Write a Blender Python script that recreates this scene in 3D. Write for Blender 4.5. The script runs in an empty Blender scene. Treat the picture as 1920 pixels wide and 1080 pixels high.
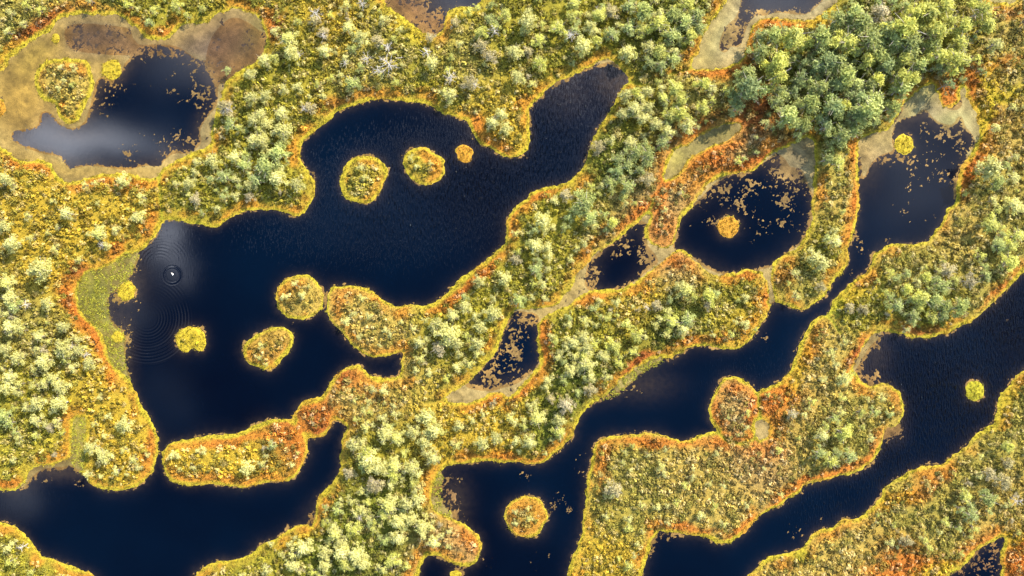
import bpy, math, random
import numpy as np
from mathutils import Vector

# ------------------------------------------------------------------ camera, sky, sun, exposure
S = 0.125                    # metres per photo pixel on the water plane
CAM_H = 160.0
scene = bpy.context.scene
cd = bpy.data.cameras.new('camera'); cam = bpy.data.objects.new('camera', cd)
scene.collection.objects.link(cam); scene.camera = cam
cam.location = (0, 0, CAM_H); cam.rotation_euler = (0, 0, 0)
cd.lens = 24; cd.sensor_width = 36; cd.clip_start = 1; cd.clip_end = 12000
SUN_AZ, SUN_EL = math.radians(43), math.radians(35)
world = bpy.data.worlds.new('World'); scene.world = world; world.use_nodes = True
wn = world.node_tree.nodes; wl = world.node_tree.links
for n in list(wn): wn.remove(n)
wo = wn.new('ShaderNodeOutputWorld'); bg = wn.new('ShaderNodeBackground')
sky = wn.new('ShaderNodeTexSky'); sky.sky_type = 'NISHITA'; sky.sun_disc = False
sky.sun_elevation = SUN_EL; sky.sun_rotation = SUN_AZ; sky.altitude = 150
sky.air_density = 1.0; sky.dust_density = 0.6; sky.ozone_density = 2.0
bg.inputs['Strength'].default_value = 0.15
# soft cumulus overhead: puffs placed by their slope (x/z, y/z) in the sky
tc = wn.new('ShaderNodeTexCoord'); sep = wn.new('ShaderNodeSeparateXYZ'); wl.new(tc.outputs['Generated'], sep.inputs[0])
def wmath(op, a, b=None, c=None, clamp=False):
    m = wn.new('ShaderNodeMath'); m.operation = op; m.use_clamp = clamp
    for i, v in enumerate((a, b, c)):
        if v is None: continue
        if isinstance(v, (int, float)): m.inputs[i].default_value = v
        else: wl.new(v, m.inputs[i])
    return m.outputs[0]
zc = wmath('MAXIMUM', sep.outputs['Z'], 0.02)
uu = wmath('DIVIDE', sep.outputs['X'], zc); vv = wmath('DIVIDE', sep.outputs['Y'], zc)
cmb = wn.new('ShaderNodeCombineXYZ'); wl.new(uu, cmb.inputs[0]); wl.new(vv, cmb.inputs[1])
cn = wn.new('ShaderNodeTexNoise'); cn.inputs['Scale'].default_value = 9; cn.inputs['Detail'].default_value = 4
wl.new(cmb.outputs[0], cn.inputs['Vector'])
nz = wmath('MULTIPLY_ADD', cn.outputs['Fac'], 0.16, -0.08)
un = wmath('ADD', uu, nz); vn = wmath('SUBTRACT', vv, nz)
PUFFS = [(120, 262, 125, 40, 1.0), (235, 290, 60, 28, .45), (322, 455, 26, 55, .75), (225, 570, 60, 60, .10), (1085, 175, 120, 60, .42),
         (1460, 5, 90, 40, .45), (870, 0, 60, 40, .4), (370, 130, 90, 40, .22), (330, 750, 40, 60, .03), (30, 925, 50, 30, .16),
         (1720, 330, 100, 130, .14), (1850, 640, 130, 110, .14), (1000, 320, 130, 90, .16)]
acc = None
for px, py, rx, ry, w in PUFFS:
    a = wmath('MULTIPLY', wmath('SUBTRACT', un, (px-960)*S/CAM_H), CAM_H/S/rx)
    b = wmath('MULTIPLY', wmath('SUBTRACT', vn, (540-py)*S/CAM_H), CAM_H/S/ry)
    q = wmath('ADD', wmath('MULTIPLY', a, a), wmath('MULTIPLY', b, b))
    g = wmath('MULTIPLY', wmath('EXPONENT', wmath('MULTIPLY', q, -1.0)), w)
    acc = g if acc is None else wmath('ADD', acc, g)
mixc = wn.new('ShaderNodeMixRGB'); wl.new(wmath('MINIMUM', acc, 1.0), mixc.inputs[0]); wl.new(sky.outputs[0], mixc.inputs[1])
mixc.inputs[2].default_value = (88, 92, 104, 1)
wl.new(mixc.outputs[0], bg.inputs['Color']); wl.new(bg.outputs[0], wo.inputs['Surface'])
sd_ = bpy.data.lights.new('sun', 'SUN'); sun = bpy.data.objects.new('sun', sd_); scene.collection.objects.link(sun)
sd_.energy = 5.0; sd_.angle = math.radians(0.5); sd_.color = (1.0, 0.91, 0.75)
sdir = Vector((math.cos(SUN_EL)*math.sin(SUN_AZ), math.cos(SUN_EL)*math.cos(SUN_AZ), math.sin(SUN_EL)))
sun.rotation_euler = sdir.to_track_quat('Z', 'Y').to_euler()
scene.view_settings.view_transform = 'Standard'; scene.view_settings.look = 'None'
scene.view_settings.exposure = 1.87; scene.view_settings.gamma = 1

# ------------------------------------------------------------------ helpers
rng = np.random.default_rng(11); random.seed(11)
def srgb(r, g, b, k=1.0):
    f = lambda c: (c/255/12.92 if c/255 <= .04045 else ((c/255+.055)/1.055)**2.4)
    return np.array([f(r), f(g), f(b)])*k
def cat(closed, n=4):                 # Catmull-Rom smoothing of a closed outline
    p = np.array(closed, float); N = len(p); out = []
    for i in range(N):
        p0, p1, p2, p3 = p[i-1], p[i], p[(i+1) % N], p[(i+2) % N]
        for t in np.arange(n)/n:
            out.append(.5*((2*p1)+(-p0+p2)*t+(2*p0-5*p1+4*p2-p3)*t*t+(-p0+3*p1-3*p2+p3)*t**3))
    return np.array(out)
STEP = 2.0; X0, Y0, X1, Y1 = -260, -220, 2180, 1300
xs = np.arange(X0, X1+.1, STEP); ys = np.arange(Y0, Y1+.1, STEP); NX, NY = len(xs), len(ys)
GX, GY = np.meshgrid(xs, ys)
def fill(poly, smooth=True, gxs=xs, gys=ys):
    p = cat(poly) if smooth else np.array(poly, float)
    m = np.zeros((len(gys), len(gxs)), bool); a = p; b = np.roll(p, -1, 0)
    st = gxs[1]-gxs[0]
    lo, hi = p[:, 1].min(), p[:, 1].max()
    for j in np.nonzero((gys >= lo) & (gys <= hi))[0]:
        y = gys[j]; c = (a[:, 1] <= y) != (b[:, 1] <= y)
        if not c.any(): continue
        xx = np.sort(a[c, 0]+(y-a[c, 1])/(b[c, 1]-a[c, 1])*(b[c, 0]-a[c, 0]))
        for k in range(0, len(xx)-1, 2):
            i0 = int(np.ceil((xx[k]-gxs[0])/st)); i1 = int(np.floor((xx[k+1]-gxs[0])/st))
            if i1 >= i0: m[j, max(0, i0):max(0, i1+1)] ^= True
    return m
def blur(f, r, it=3):
    f = f.astype(np.float32)
    for _ in range(it):
        for ax in (0, 1):
            p = np.pad(f, [(r+1, r) if a == ax else (0, 0) for a in (0, 1)], mode='edge')
            c = np.cumsum(p, axis=ax, dtype=np.float64); n = f.shape[ax]
            hi = np.take(c, np.arange(2*r+1, 2*r+1+n), axis=ax); lo = np.take(c, np.arange(0, n), axis=ax)
            f = ((hi-lo)/(2*r+1)).astype(np.float32)
    return f
def vnoise(x, y, sc, seed):
    r = np.random.default_rng(seed); T = r.random((256, 256)).astype(np.float32)
    x = np.asarray(x)/sc+1000; y = np.asarray(y)/sc+1000
    xi = np.floor(x).astype(int); yi = np.floor(y).astype(int); fx = x-xi; fy = y-yi
    fx = fx*fx*(3-2*fx); fy = fy*fy*(3-2*fy)
    g = lambda a, b: T[b & 255, a & 255]
    return (g(xi, yi)*(1-fx)+g(xi+1, yi)*fx)*(1-fy)+(g(xi, yi+1)*(1-fx)+g(xi+1, yi+1)*fx)*fy
def fbm(x, y, sc, seed, o=4, gain=.5):
    s = 0; a = 1; t = 0; x = np.asarray(x, float); y = np.asarray(y, float)
    for k in range(o):
        ca, sa = math.cos(.7*k+.3), math.sin(.7*k+.3)
        s = s+a*vnoise(ca*x-sa*y, sa*x+ca*y, sc/2**k, seed+k*17); t += a; a *= gain
    return s/t
def dist_to(mask):                    # distance (px) to the nearest True cell, by jump flooding
    H, W = mask.shape; JJ, II = np.mgrid[0:H, 0:W].astype(np.float32)
    sx = np.where(mask, II, -1e5).astype(np.float32); sy = np.where(mask, JJ, -1e5).astype(np.float32)
    d = (sx-II)**2+(sy-JJ)**2
    for k in (64, 32, 16, 8, 4, 2, 1, 1):
        for dj in (-k, 0, k):
            for di in (-k, 0, k):
                if di == 0 and dj == 0: continue
                a0, a1 = max(0, dj), min(H, H+dj); b0, b1 = max(0, di), min(W, W+di)
                c0, c1 = max(0, -dj), min(H, H-dj); e0, e1 = max(0, -di), min(W, W-di)
                nx = sx[c0:c1, e0:e1]; ny = sy[c0:c1, e0:e1]
                nd = (nx-II[a0:a1, b0:b1])**2+(ny-JJ[a0:a1, b0:b1])**2
                u = nd < d[a0:a1, b0:b1]
                sx[a0:a1, b0:b1][u] = nx[u]; sy[a0:a1, b0:b1][u] = ny[u]; d[a0:a1, b0:b1][u] = nd[u]
    return np.sqrt(d)*STEP
def sample(f, px, py):
    u = np.clip((np.asarray(px)-X0)/STEP, 0, NX-1.001); v = np.clip((np.asarray(py)-Y0)/STEP, 0, NY-1.001)
    i = u.astype(int); j = v.astype(int); a = u-i; b = v-j
    if f.ndim == 3: a = a[..., None]; b = b[..., None]
    return (f[j, i]*(1-a)+f[j, i+1]*a)*(1-b)+(f[j+1, i]*(1-a)+f[j+1, i+1]*a)*b
def wx(px): return (np.asarray(px)-960)*S
def wy(py): return (540-np.asarray(py))*S

# ------------------------------------------------------------------ outlines (photo pixels, top left origin)
POOL_NW = [(-260,60),(-60,140),(0,135),(30,102),(60,80),(92,60),(115,36),(150,30),(180,28),(215,30),(237,42),(260,60),(275,73),(300,78),(322,72),(338,53),(352,46),(385,45),(410,28),(440,19),(470,26),(490,45),(498,65),(498,88),(490,102),(475,117),(455,128),(430,145),(415,175),(405,205),(398,235),(396,262),(380,279),(350,290),(318,305),(300,318),(290,330),(275,332),(250,325),(215,324),(180,327),(150,336),(125,340),(105,325),(95,305),(70,298),(40,300),(25,290),(10,278),(-60,250),(-260,260)]
OPEN_NW = [(25,250),(45,245),(62,243),(75,235),(80,212),(95,216),(112,236),(135,244),(160,232),(170,205),(178,175),(185,150),(205,147),(228,140),(236,120),(250,108),(258,90),(290,86),(330,90),(355,105),(380,120),(400,140),(406,170),(400,200),(385,220),(372,245),(374,268),(350,284),(325,285),(305,300),(298,308),(270,308),(240,315),(200,311),(165,308),(130,312),(115,292),(80,285),(45,272),(27,262)]
POOL_N = [(725,-60),(724,0),(735,15),(755,30),(780,48),(792,58),(810,66),(826,62),(835,40),(840,20),(860,12),(885,12),(905,0),(930,-60)]
POOL_NE = [(1370,-60),(1365,0),(1345,30),(1325,60),(1315,85),(1305,108),(1299,122),(1315,129),(1345,127),(1375,120),(1391,108),(1397,85),(1405,60),(1415,42),(1440,32),(1470,33),(1500,36),(1520,37),(1545,20),(1570,0),(1590,-60)]
OPEN_NE = [(1392,5),(1381,35),(1366,48),(1356,65),(1351,90),(1361,97),(1369,82),(1384,86),(1392,65),(1400,45),(1414,27),(1435,26),(1455,20),(1480,23),(1510,24),(1530,10),(1545,-10),(1545,-60),(1400,-60)]
LAKE = [(1150,117),(1162,128),(1176,142),(1178,154),(1165,165),(1155,185),(1145,205),(1128,230),(1115,250),(1105,275),(1098,300),(1090,315),(1077,333),(1060,342),(1030,350),(1002,359),(985,373),(967,385),(957,400),(950,415),(948,440),(943,458),(920,480),(895,500),(865,520),(845,540),(830,555),(810,568),(790,572),(760,573),(740,572),(720,560),(700,548),(675,538),(650,535),(627,536),(615,550),(612,570),(615,590),(625,607),(640,622),(650,637),(670,655),(690,668),(705,671),(735,663),(752,660),(751,682),(748,705),(735,708),(715,708),(695,704),(680,690),(665,685),(645,690),(630,705),(615,725),(600,742),(577,750),(560,758),(550,772),(553,790),(566,806),(580,821),(595,822),(610,815),(622,800),(625,788),(640,790),(650,800),(648,815),(640,835),(637,860),(635,880),(625,900),(610,920),(598,935),(592,955),(590,975),(583,986),(565,984),(545,990),(525,1005),(500,1015),(480,1030),(460,1045),(430,1050),(400,1055),(380,1065),(362,1080),(330,1160),(240,1160),(180,1082),(160,1070),(130,1060),(100,1048),(75,1038),(60,1020),(45,1000),(25,985),(0,978),(-60,965),(-200,980),(-200,900),(-60,925),(0,920),(25,922),(42,914),(52,895),(58,882),(80,875),(110,870),(132,860),(138,848),(137,830),(138,800),(141,786),(155,783),(161,795),(158,820),(158,850),(157,870),(154,890),(170,906),(190,918),(215,921),(240,918),(265,906),(285,888),(292,865),(297,842),(298,822),(290,805),(278,780),(265,755),(255,735),(240,710),(225,695),(210,680),(201,665),(198,645),(190,625),(175,605),(160,590),(150,570),(148,545),(155,525),(168,510),(190,505),(215,495),(235,480),(255,475),(270,465),(285,450),(298,430),(304,417),(318,413),(345,415),(375,423),(398,428),(425,415),(445,402),(460,395),(485,393),(515,393),(540,403),(560,405),(575,395),(585,375),(590,355),(588,335),(575,318),(565,300),(562,285),(565,268),(580,255),(600,240),(620,222),(640,207),(665,197),(690,190),(725,187),(770,190),(800,195),(830,212),(865,222),(880,232),(886,250),(900,268),(920,280),(940,290),(965,296),(985,285),(993,265),(994,245),(990,215),(995,200),(1007,188),(1025,170),(1045,155),(1070,143),(1100,130),(1120,120),(1135,114)]
MID = [(1211,404),(1198,416),(1185,425),(1170,440),(1155,453),(1140,462),(1120,475),(1105,490),(1090,508),(1078,528),(1066,550),(1050,567),(1030,577),(1000,579),(972,581),(960,588),(951,605),(945,625),(935,650),(922,670),(905,690),(890,705),(870,724),(850,737),(838,747),(855,752),(885,752),(905,743),(922,734),(938,733),(950,741),(962,736),(976,721),(990,705),(1005,690),(1012,670),(1008,650),(1007,620),(1010,602),(1022,590),(1050,577),(1075,563),(1100,546),(1130,543),(1160,540),(1185,530),(1205,516),(1225,500),(1242,487),(1256,476),(1268,470),(1282,472),(1296,481),(1310,491),(1325,505),(1340,514),(1370,512),(1395,506),(1415,506),(1430,510),(1438,520),(1443,545),(1444,568),(1450,568),(1448,545),(1444,520),(1448,502),(1457,488),(1470,478),(1495,460),(1510,440),(1520,410),(1522,370),(1524,335),(1526,300),(1525,268),(1515,261),(1490,271),(1460,284),(1440,295),(1425,312),(1400,325),(1370,327),(1345,335),(1325,350),(1310,375),(1290,395),(1275,415),(1270,440),(1262,460),(1245,468),(1230,465),(1216,455),(1209,440),(1210,425),(1218,408)]
OPEN_MID = [[(1196,420),(1180,432),(1168,444),(1155,456),(1140,466),(1124,480),(1108,497),(1103,520),(1103,535),(1115,542),(1130,542),(1160,537),(1180,528),(1200,512),(1215,498),(1228,490),(1222,478),(1208,462),(1206,440),(1208,424)],
            [(962,592),(952,606),(947,628),(937,650),(922,675),(900,699),(876,718),(892,725),(915,728),(940,722),(965,715),(985,700),(1002,685),(1009,665),(1005,645),(1004,620),(1006,600),(1000,592),(980,590)],
            [(1275,420),(1272,445),(1265,462),(1275,470),(1300,478),(1325,498),(1345,508),(1375,508),(1415,503),(1445,497),(1470,472),(1495,455),(1510,432),(1518,400),(1520,370),(1512,345),(1500,320),(1480,315),(1470,300),(1455,292),(1430,312),(1400,328),(1370,332),(1348,342),(1330,358),(1312,380),(1290,400)]]
POND_S = [(1386,233),(1362,235),(1335,246),(1310,260),(1290,272),(1264,284),(1256,300),(1250,320),(1247,334),(1262,328),(1280,312),(1290,296),(1310,285),(1335,271),(1360,262),(1380,249)]
EAST = [(1747,160),(1756,176),(1763,196),(1776,204),(1792,198),(1799,185),(1801,168),(1808,168),(1812,190),(1828,210),(1834,235),(1831,262),(1820,285),(1810,300),(1799,320),(1795,345),(1790,375),(1775,395),(1760,425),(1740,450),(1715,457),(1685,456),(1660,460),(1641,473),(1634,490),(1625,508),(1600,527),(1578,548),(1562,563),(1556,580),(1552,592),(1538,592),(1520,608),(1505,630),(1497,650),(1487,680),(1476,700),(1460,715),(1440,722),(1428,729),(1419,732),(1413,724),(1395,712),(1375,705),(1355,712),(1340,735),(1330,755),(1327,775),(1335,795),(1344,808),(1322,812),(1300,820),(1285,825),(1260,822),(1230,813),(1200,812),(1170,815),(1140,820),(1120,828),(1112,845),(1108,870),(1102,900),(1097,930),(1095,960),(1092,990),(1085,1020),(1070,1050),(1062,1080),(1040,1180),(770,1180),(785,1080),(794,1055),(805,1041),(830,1045),(850,1058),(870,1062),(890,1055),(902,1036),(902,1012),(890,995),(865,980),(842,968),(822,958),(812,940),(813,918),(818,895),(828,883),(838,874),(855,869),(880,868),(910,865),(940,868),(970,868),(1000,872),(1020,868),(1045,848),(1070,825),(1080,800),(1092,775),(1108,759),(1126,748),(1145,733),(1165,712),(1190,695),(1213,680),(1235,674),(1258,672),(1275,662),(1295,652),(1320,648),(1345,652),(1370,656),(1390,650),(1410,635),(1425,610),(1440,590),(1447,573),(1456,568),(1475,572),(1495,580),(1510,580),(1530,568),(1553,547),(1562,530),(1580,510),(1590,490),(1592,462),(1600,440),(1610,410),(1613,375),(1610,345),(1609,310),(1610,285),(1614,262),(1640,252),(1665,243),(1680,222),(1692,200),(1715,180),(1735,165)]
SE = [(1990,440),(1920,512),(1895,535),(1870,560),(1850,580),(1825,600),(1800,612),(1780,625),(1750,632),(1720,635),(1690,628),(1660,621),(1640,627),(1625,640),(1612,665),(1601,690),(1606,702),(1614,714),(1630,722),(1650,717),(1670,720),(1687,738),(1695,762),(1692,785),(1680,800),(1660,806),(1655,830),(1645,850),(1630,870),(1600,888),(1570,893),(1540,903),(1510,912),(1490,930),(1460,950),(1430,965),(1410,985),(1390,1005),(1370,1018),(1345,1018),(1320,1008),(1290,1003),(1260,998),(1237,997),(1225,1010),(1218,1035),(1208,1065),(1203,1090),(1190,1180),(1340,1180),(1400,1086),(1415,1070),(1440,1045),(1475,1035),(1500,1030),(1515,1010),(1535,995),(1560,988),(1580,973),(1600,975),(1620,965),(1640,945),(1653,930),(1656,917),(1675,900),(1700,888),(1730,872),(1770,870),(1785,855),(1810,835),(1830,812),(1850,800),(1865,793),(1868,770),(1875,745),(1890,725),(1905,705),(1925,690),(2060,590)]
CORNER = [(1882,1010),(1850,1021),(1830,1035),(1815,1055),(1800,1068),(1780,1080),(1750,1160),(1880,1160),(1877,1080),(1876,1040)]
TOPSTRIP = [(1840,-60),(1858,1),(1880,4),(1902,1),(1920,-60)]
BOTSTRIP = [(1640,1083),(1665,1073),(1692,1075),(1710,1090),(1690,1140),(1650,1140)]
VPOND = [(1420,792),(1431,790),(1440,800),(1436,816),(1424,822),(1418,808)]
WATERS = [POOL_NW, POOL_N, POOL_NE, LAKE, MID, POND_S, EAST, SE, CORNER, TOPSTRIP, VPOND]
def disc(x, y, rx, ry=None, n=10, j=.07, seed=0):
    r = random.Random(int(x*7+y)); ry = ry or rx
    return [(x+rx*(1+r.uniform(-j, j))*math.cos(2*math.pi*k/n), y+ry*(1+r.uniform(-j, j))*math.sin(2*math.pi*k/n)) for k in range(n)]
# islets: outline, rim colour, heath amount, label
ISLETS = [
 ([(70,130),(85,113),(120,108),(160,112),(174,133),(178,163),(166,190),(156,213),(145,231),(122,232),(106,215),(101,196),(82,190),(69,174),(63,150)], 'orange', 1, 'tooth-shaped bushy islet with orange rim in the beige mats of the upper left pool'),
 (disc(210,130,20), 'yellow', 0, 'small round yellow islet just right of the tooth-shaped islet in the upper left pool'),
 (disc(-4,204,18,17), 'orange', 0, 'orange half-round islet cut by the left edge of the photo in beige mats'),
 (disc(105,72,9,11), 'yellow', 0, 'tiny yellow hummock in the mats above the tooth-shaped islet'),
 ([(640,333),(649,307),(665,295),(685,292),(710,297),(722,312),(725,330),(716,355),(705,372),(690,382),(670,380),(650,373),(641,358)], 'orange', 1, 'tall oval orange-rimmed islet, left and largest of three in a row in the central lake'),
 ([(756,302),(765,285),(785,276),(800,278),(815,288),(830,298),(834,315),(828,335),(810,345),(795,348),(775,338),(762,326)], 'orange', 1, 'lumpy orange-brown islet, middle of three in a row in the central lake'),
 ([(855,283),(862,273),(875,271),(886,280),(885,297),(875,308),(862,302)], 'orange', 0, 'small orange hummock, right and smallest of three in a row in the central lake'),
 ([(517,560),(522,538),(540,522),(560,515),(580,516),(597,530),(607,550),(606,572),(595,588),(570,598),(545,597),(527,585)], 'yellow', 1, 'round golden islet with pale pines just left of the bean-shaped peninsula'),
 ([(456,660),(462,642),(480,628),(505,617),(530,613),(548,625),(551,640),(542,660),(525,678),(508,692),(485,688),(465,680)], 'orange', 1, 'tilted egg-shaped islet with orange rim below the round golden islet'),
 ([(328,637),(335,622),(350,614),(368,613),(382,622),(387,640),(383,655),(371,659),(362,653),(350,661),(336,655)], 'yellow', .5, 'yellow-green islet notched at its lower edge, beside the ring ripples'),
 (disc(237,545,17,18), 'yellow', 0, 'fuzzy yellow hummock at the upper edge of the sedge bay on the left shore'),
 (disc(221,632,14,13), 'yellow', 0, 'small yellow hummock at the lower end of the sedge bay on the left shore'),
 ([(305,870),(308,845),(320,832),(350,825),(385,818),(420,816),(450,810),(480,797),(510,787),(535,785),(556,793),(570,810),(577,835),(573,860),(560,885),(540,900),(520,903),(490,905),(460,915),(430,912),(400,908),(370,912),(340,908),(320,900)], 'orange', 1, 'long sausage-shaped islet covered in golden heath between left peninsula and orange knob'),
 (disc(1365,426,21,20), 'orange', 0, 'round orange hummock alone in the oval pool right of centre'),
 (disc(1695,271,18,20), 'yellow', 0, 'round yellow-orange hummock in the upper right pool'),
 ([(946,975),(950,950),(965,937),(990,930),(1010,935),(1023,952),(1027,970),(1018,990),(1003,1005),(980,1007),(958,997)], 'orange', 1, 'round bushy islet with pale shrubs in the dark water at bottom centre'),
 (disc(1828,733,19,19), 'lime', 0, 'bright lime-green mossy hummock in the rippled channel at lower right'),
 (disc(855,1078,12,9), 'yellow', 0, 'tiny yellow tuft at the bottom edge left of the round bushy islet'),
]
MATCOL = {'beige': srgb(196,174,118), 'brown': srgb(158,130,98), 'green': srgb(150,150,62), 'pale': srgb(214,194,138), 'sage': srgb(172,176,108), 'dark': srgb(122,104,66)}

land = np.ones((NY, NX), bool)
for w in WATERS: land &= ~fill(w)
basin = ~land
isl_id = np.zeros((NY, NX), np.int16)
for k, (poly, *_r) in enumerate(ISLETS):
    m = fill(poly); isl_id[m] = k+1; land |= m
def sdf(m):
    return blur(np.where(m, dist_to(~m)-1, -(dist_to(m)-1)), 1, 2)
sdl = sdf(land)
rough = (fbm(GX, GY, 18, 5, 3, .6)-.5)*7+(vnoise(GX, GY, 5.5, 6)-.5)*3.4
sd = sdl+rough*np.where(isl_id > 0, .5, 1)
# low mossy grooves between neighbouring humps
GROOVES = [([(298,330),(302,360),(303,410)], 4.5, 'lime'), ([(755,705),(772,733),(797,755),(826,750),(848,740)], 2.5, 'dark'),
           ([(1178,152),(1200,158),(1230,154),(1262,138),(1300,126)], 4, 'lime'), ([(1212,404),(1221,388),(1226,372)], 3, 'lime'),
           ([(1346,812),(1365,828),(1390,832),(1412,824),(1424,800),(1424,770),(1420,736)], 4, 'lime'), ([(1552,592),(1562,605),(1575,625)], 2.5, 'lime'),
           ([(694,40),(700,80),(698,110)], 2.5, 'dark'), ([(585,30),(587,60),(583,85)], 2.5, 'dark'), ([(655,0),(662,40)], 2, 'dark'),
           ([(700,55),(730,75),(770,90),(800,105)], 2.5, 'dark'), ([(60,430),(110,445),(140,450)], 2.5, 'dark'), ([(30,478),(80,482),(100,480)], 2.5, 'dark'),
           ([(123,505),(135,480),(150,468)], 3, 'dark'), ([(1560,585),(1545,592)], 2, 'lime'), ([(1803,170),(1803,150)], 5, 'lime')]
groove = np.zeros((NY, NX), np.float32); gcol = np.zeros((NY, NX), np.float32)
for pts, w, c in GROOVES:
    for (ax, ay), (bx, by) in zip(pts, pts[1:]):
        t = np.clip(((GX-ax)*(bx-ax)+(GY-ay)*(by-ay))/((bx-ax)**2+(by-ay)**2+1e-6), 0, 1)
        d = np.hypot(GX-(ax+t*(bx-ax)), GY-(ay+t*(by-ay)))
        g = np.exp(-(d/w)**2); groove = np.maximum(groove, g)
        if c == 'lime': gcol = np.maximum(gcol, g)

# ---- colour of the ground cover
C = {'tan': srgb(202,176,84), 'gold': srgb(206,176,54), 'olive': srgb(172,162,50), 'green': srgb(130,136,44), 'orange': srgb(213,130,46),
     'rust': srgb(182,100,44), 'yellow': srgb(206,184,48), 'lime': srgb(170,172,44), 'mauve': srgb(192,158,92), 'khaki': srgb(180,166,74)}
ALB = 0.42
HEATH = [(60,420,'gold'),(230,400,'gold'),(100,500,'gold'),(40,600,'khaki'),(60,760,'olive'),(200,760,'gold'),(230,850,'gold'),(120,90,'tan'),(40,30,'khaki'),(300,20,'olive'),
 (450,200,'olive'),(500,300,'olive'),(380,360,'olive'),(560,100,'olive'),(620,60,'gold'),(700,100,'khaki'),(760,40,'olive'),(800,150,'olive'),(860,100,'khaki'),(950,60,'olive'),(1050,100,'olive'),
 (1150,60,'olive'),(1250,60,'green'),(940,230,'gold'),(1200,200,'olive'),(1300,180,'khaki'),(1380,200,'khaki'),(1150,300,'green'),(1050,380,'olive'),(1000,480,'olive'),(930,580,'olive'),(820,620,'olive'),(680,600,'tan'),(740,640,'tan'),
 (680,740,'tan'),(585,785,'rust'),(700,850,'olive'),(720,950,'green'),(620,1030,'green'),(500,1050,'olive'),(860,820,'gold'),(950,790,'gold'),(1020,800,'green'),(870,1020,'mauve'),(1100,620,'olive'),
 (1080,700,'green'),(1200,560,'gold'),(1250,480,'mauve'),(1260,600,'green'),(1370,560,'olive'),(1400,600,'gold'),(1330,300,'orange'),(1290,320,'mauve'),(1390,270,'mauve'),(1400,220,'rust'),(1240,400,'mauve'),(1245,440,'mauve'),
 (1450,80,'olive'),(1500,150,'green'),(1600,100,'green'),(1700,80,'green'),(1560,220,'green'),(1780,60,'olive'),(1850,40,'khaki'),(1900,60,'tan'),(1890,170,'khaki'),(1840,180,'orange'),(1830,250,'orange'),(1890,260,'tan'),(1860,340,'khaki'),
 (1880,420,'khaki'),(1810,430,'tan'),(1700,520,'khaki'),(1740,580,'olive'),(1850,520,'khaki'),(1590,380,'tan'),(1570,330,'khaki'),(1560,470,'olive'),(1510,530,'khaki'),(1640,560,'olive'),(1600,590,'olive'),(1570,650,'tan'),(1540,700,'tan'),
 (1450,760,'orange'),(1500,800,'tan'),(1580,800,'khaki'),(1560,860,'khaki'),(1380,770,'mauve'),(1430,860,'mauve'),(1300,880,'tan'),(1180,880,'khaki'),(1200,980,'khaki'),(1150,1040,'gold'),(1350,960,'tan'),
 (1500,1050,'tan'),(1600,1000,'tan'),(1700,950,'khaki'),(1750,1000,'khaki'),(1800,880,'khaki'),(1870,820,'khaki'),(1880,950,'tan'),(1700,1060,'orange'),(1900,1050,'orange'),(20,1030,'olive'),(430,870,'gold'),(-100,500,'khaki'),(2000,500,'khaki'),(1000,-100,'olive'),(500,1150,'olive'),(1500,1150,'tan')]
qx = np.arange(X0, X1+20, 20.0); qy = np.arange(Y0, Y1+20, 20.0); QX, QY = np.meshgrid(qx, qy)
num = np.zeros(QX.shape+(3,)); den = np.zeros(QX.shape)
for x, y, c in HEATH:
    w = 1/(((QX-x)**2+(QY-y)**2)/900+1)**2; num += w[..., None]*C[c]; den += w
coarse = num/den[..., None]
def up(f):
    u = (xs-X0)/20; v = (ys-Y0)/20; i = np.clip(u.astype(int), 0, f.shape[1]-2); j = np.clip(v.astype(int), 0, f.shape[0]-2)
    a = (u-i)[None, :, None]; b = (v-j)[:, None, None]
    return (f[j][:, i]*(1-a)+f[j][:, i+1]*a)*(1-b)+(f[j+1][:, i]*(1-a)+f[j+1][:, i+1]*a)*b
heathc = up(coarse).astype(np.float32)
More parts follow.
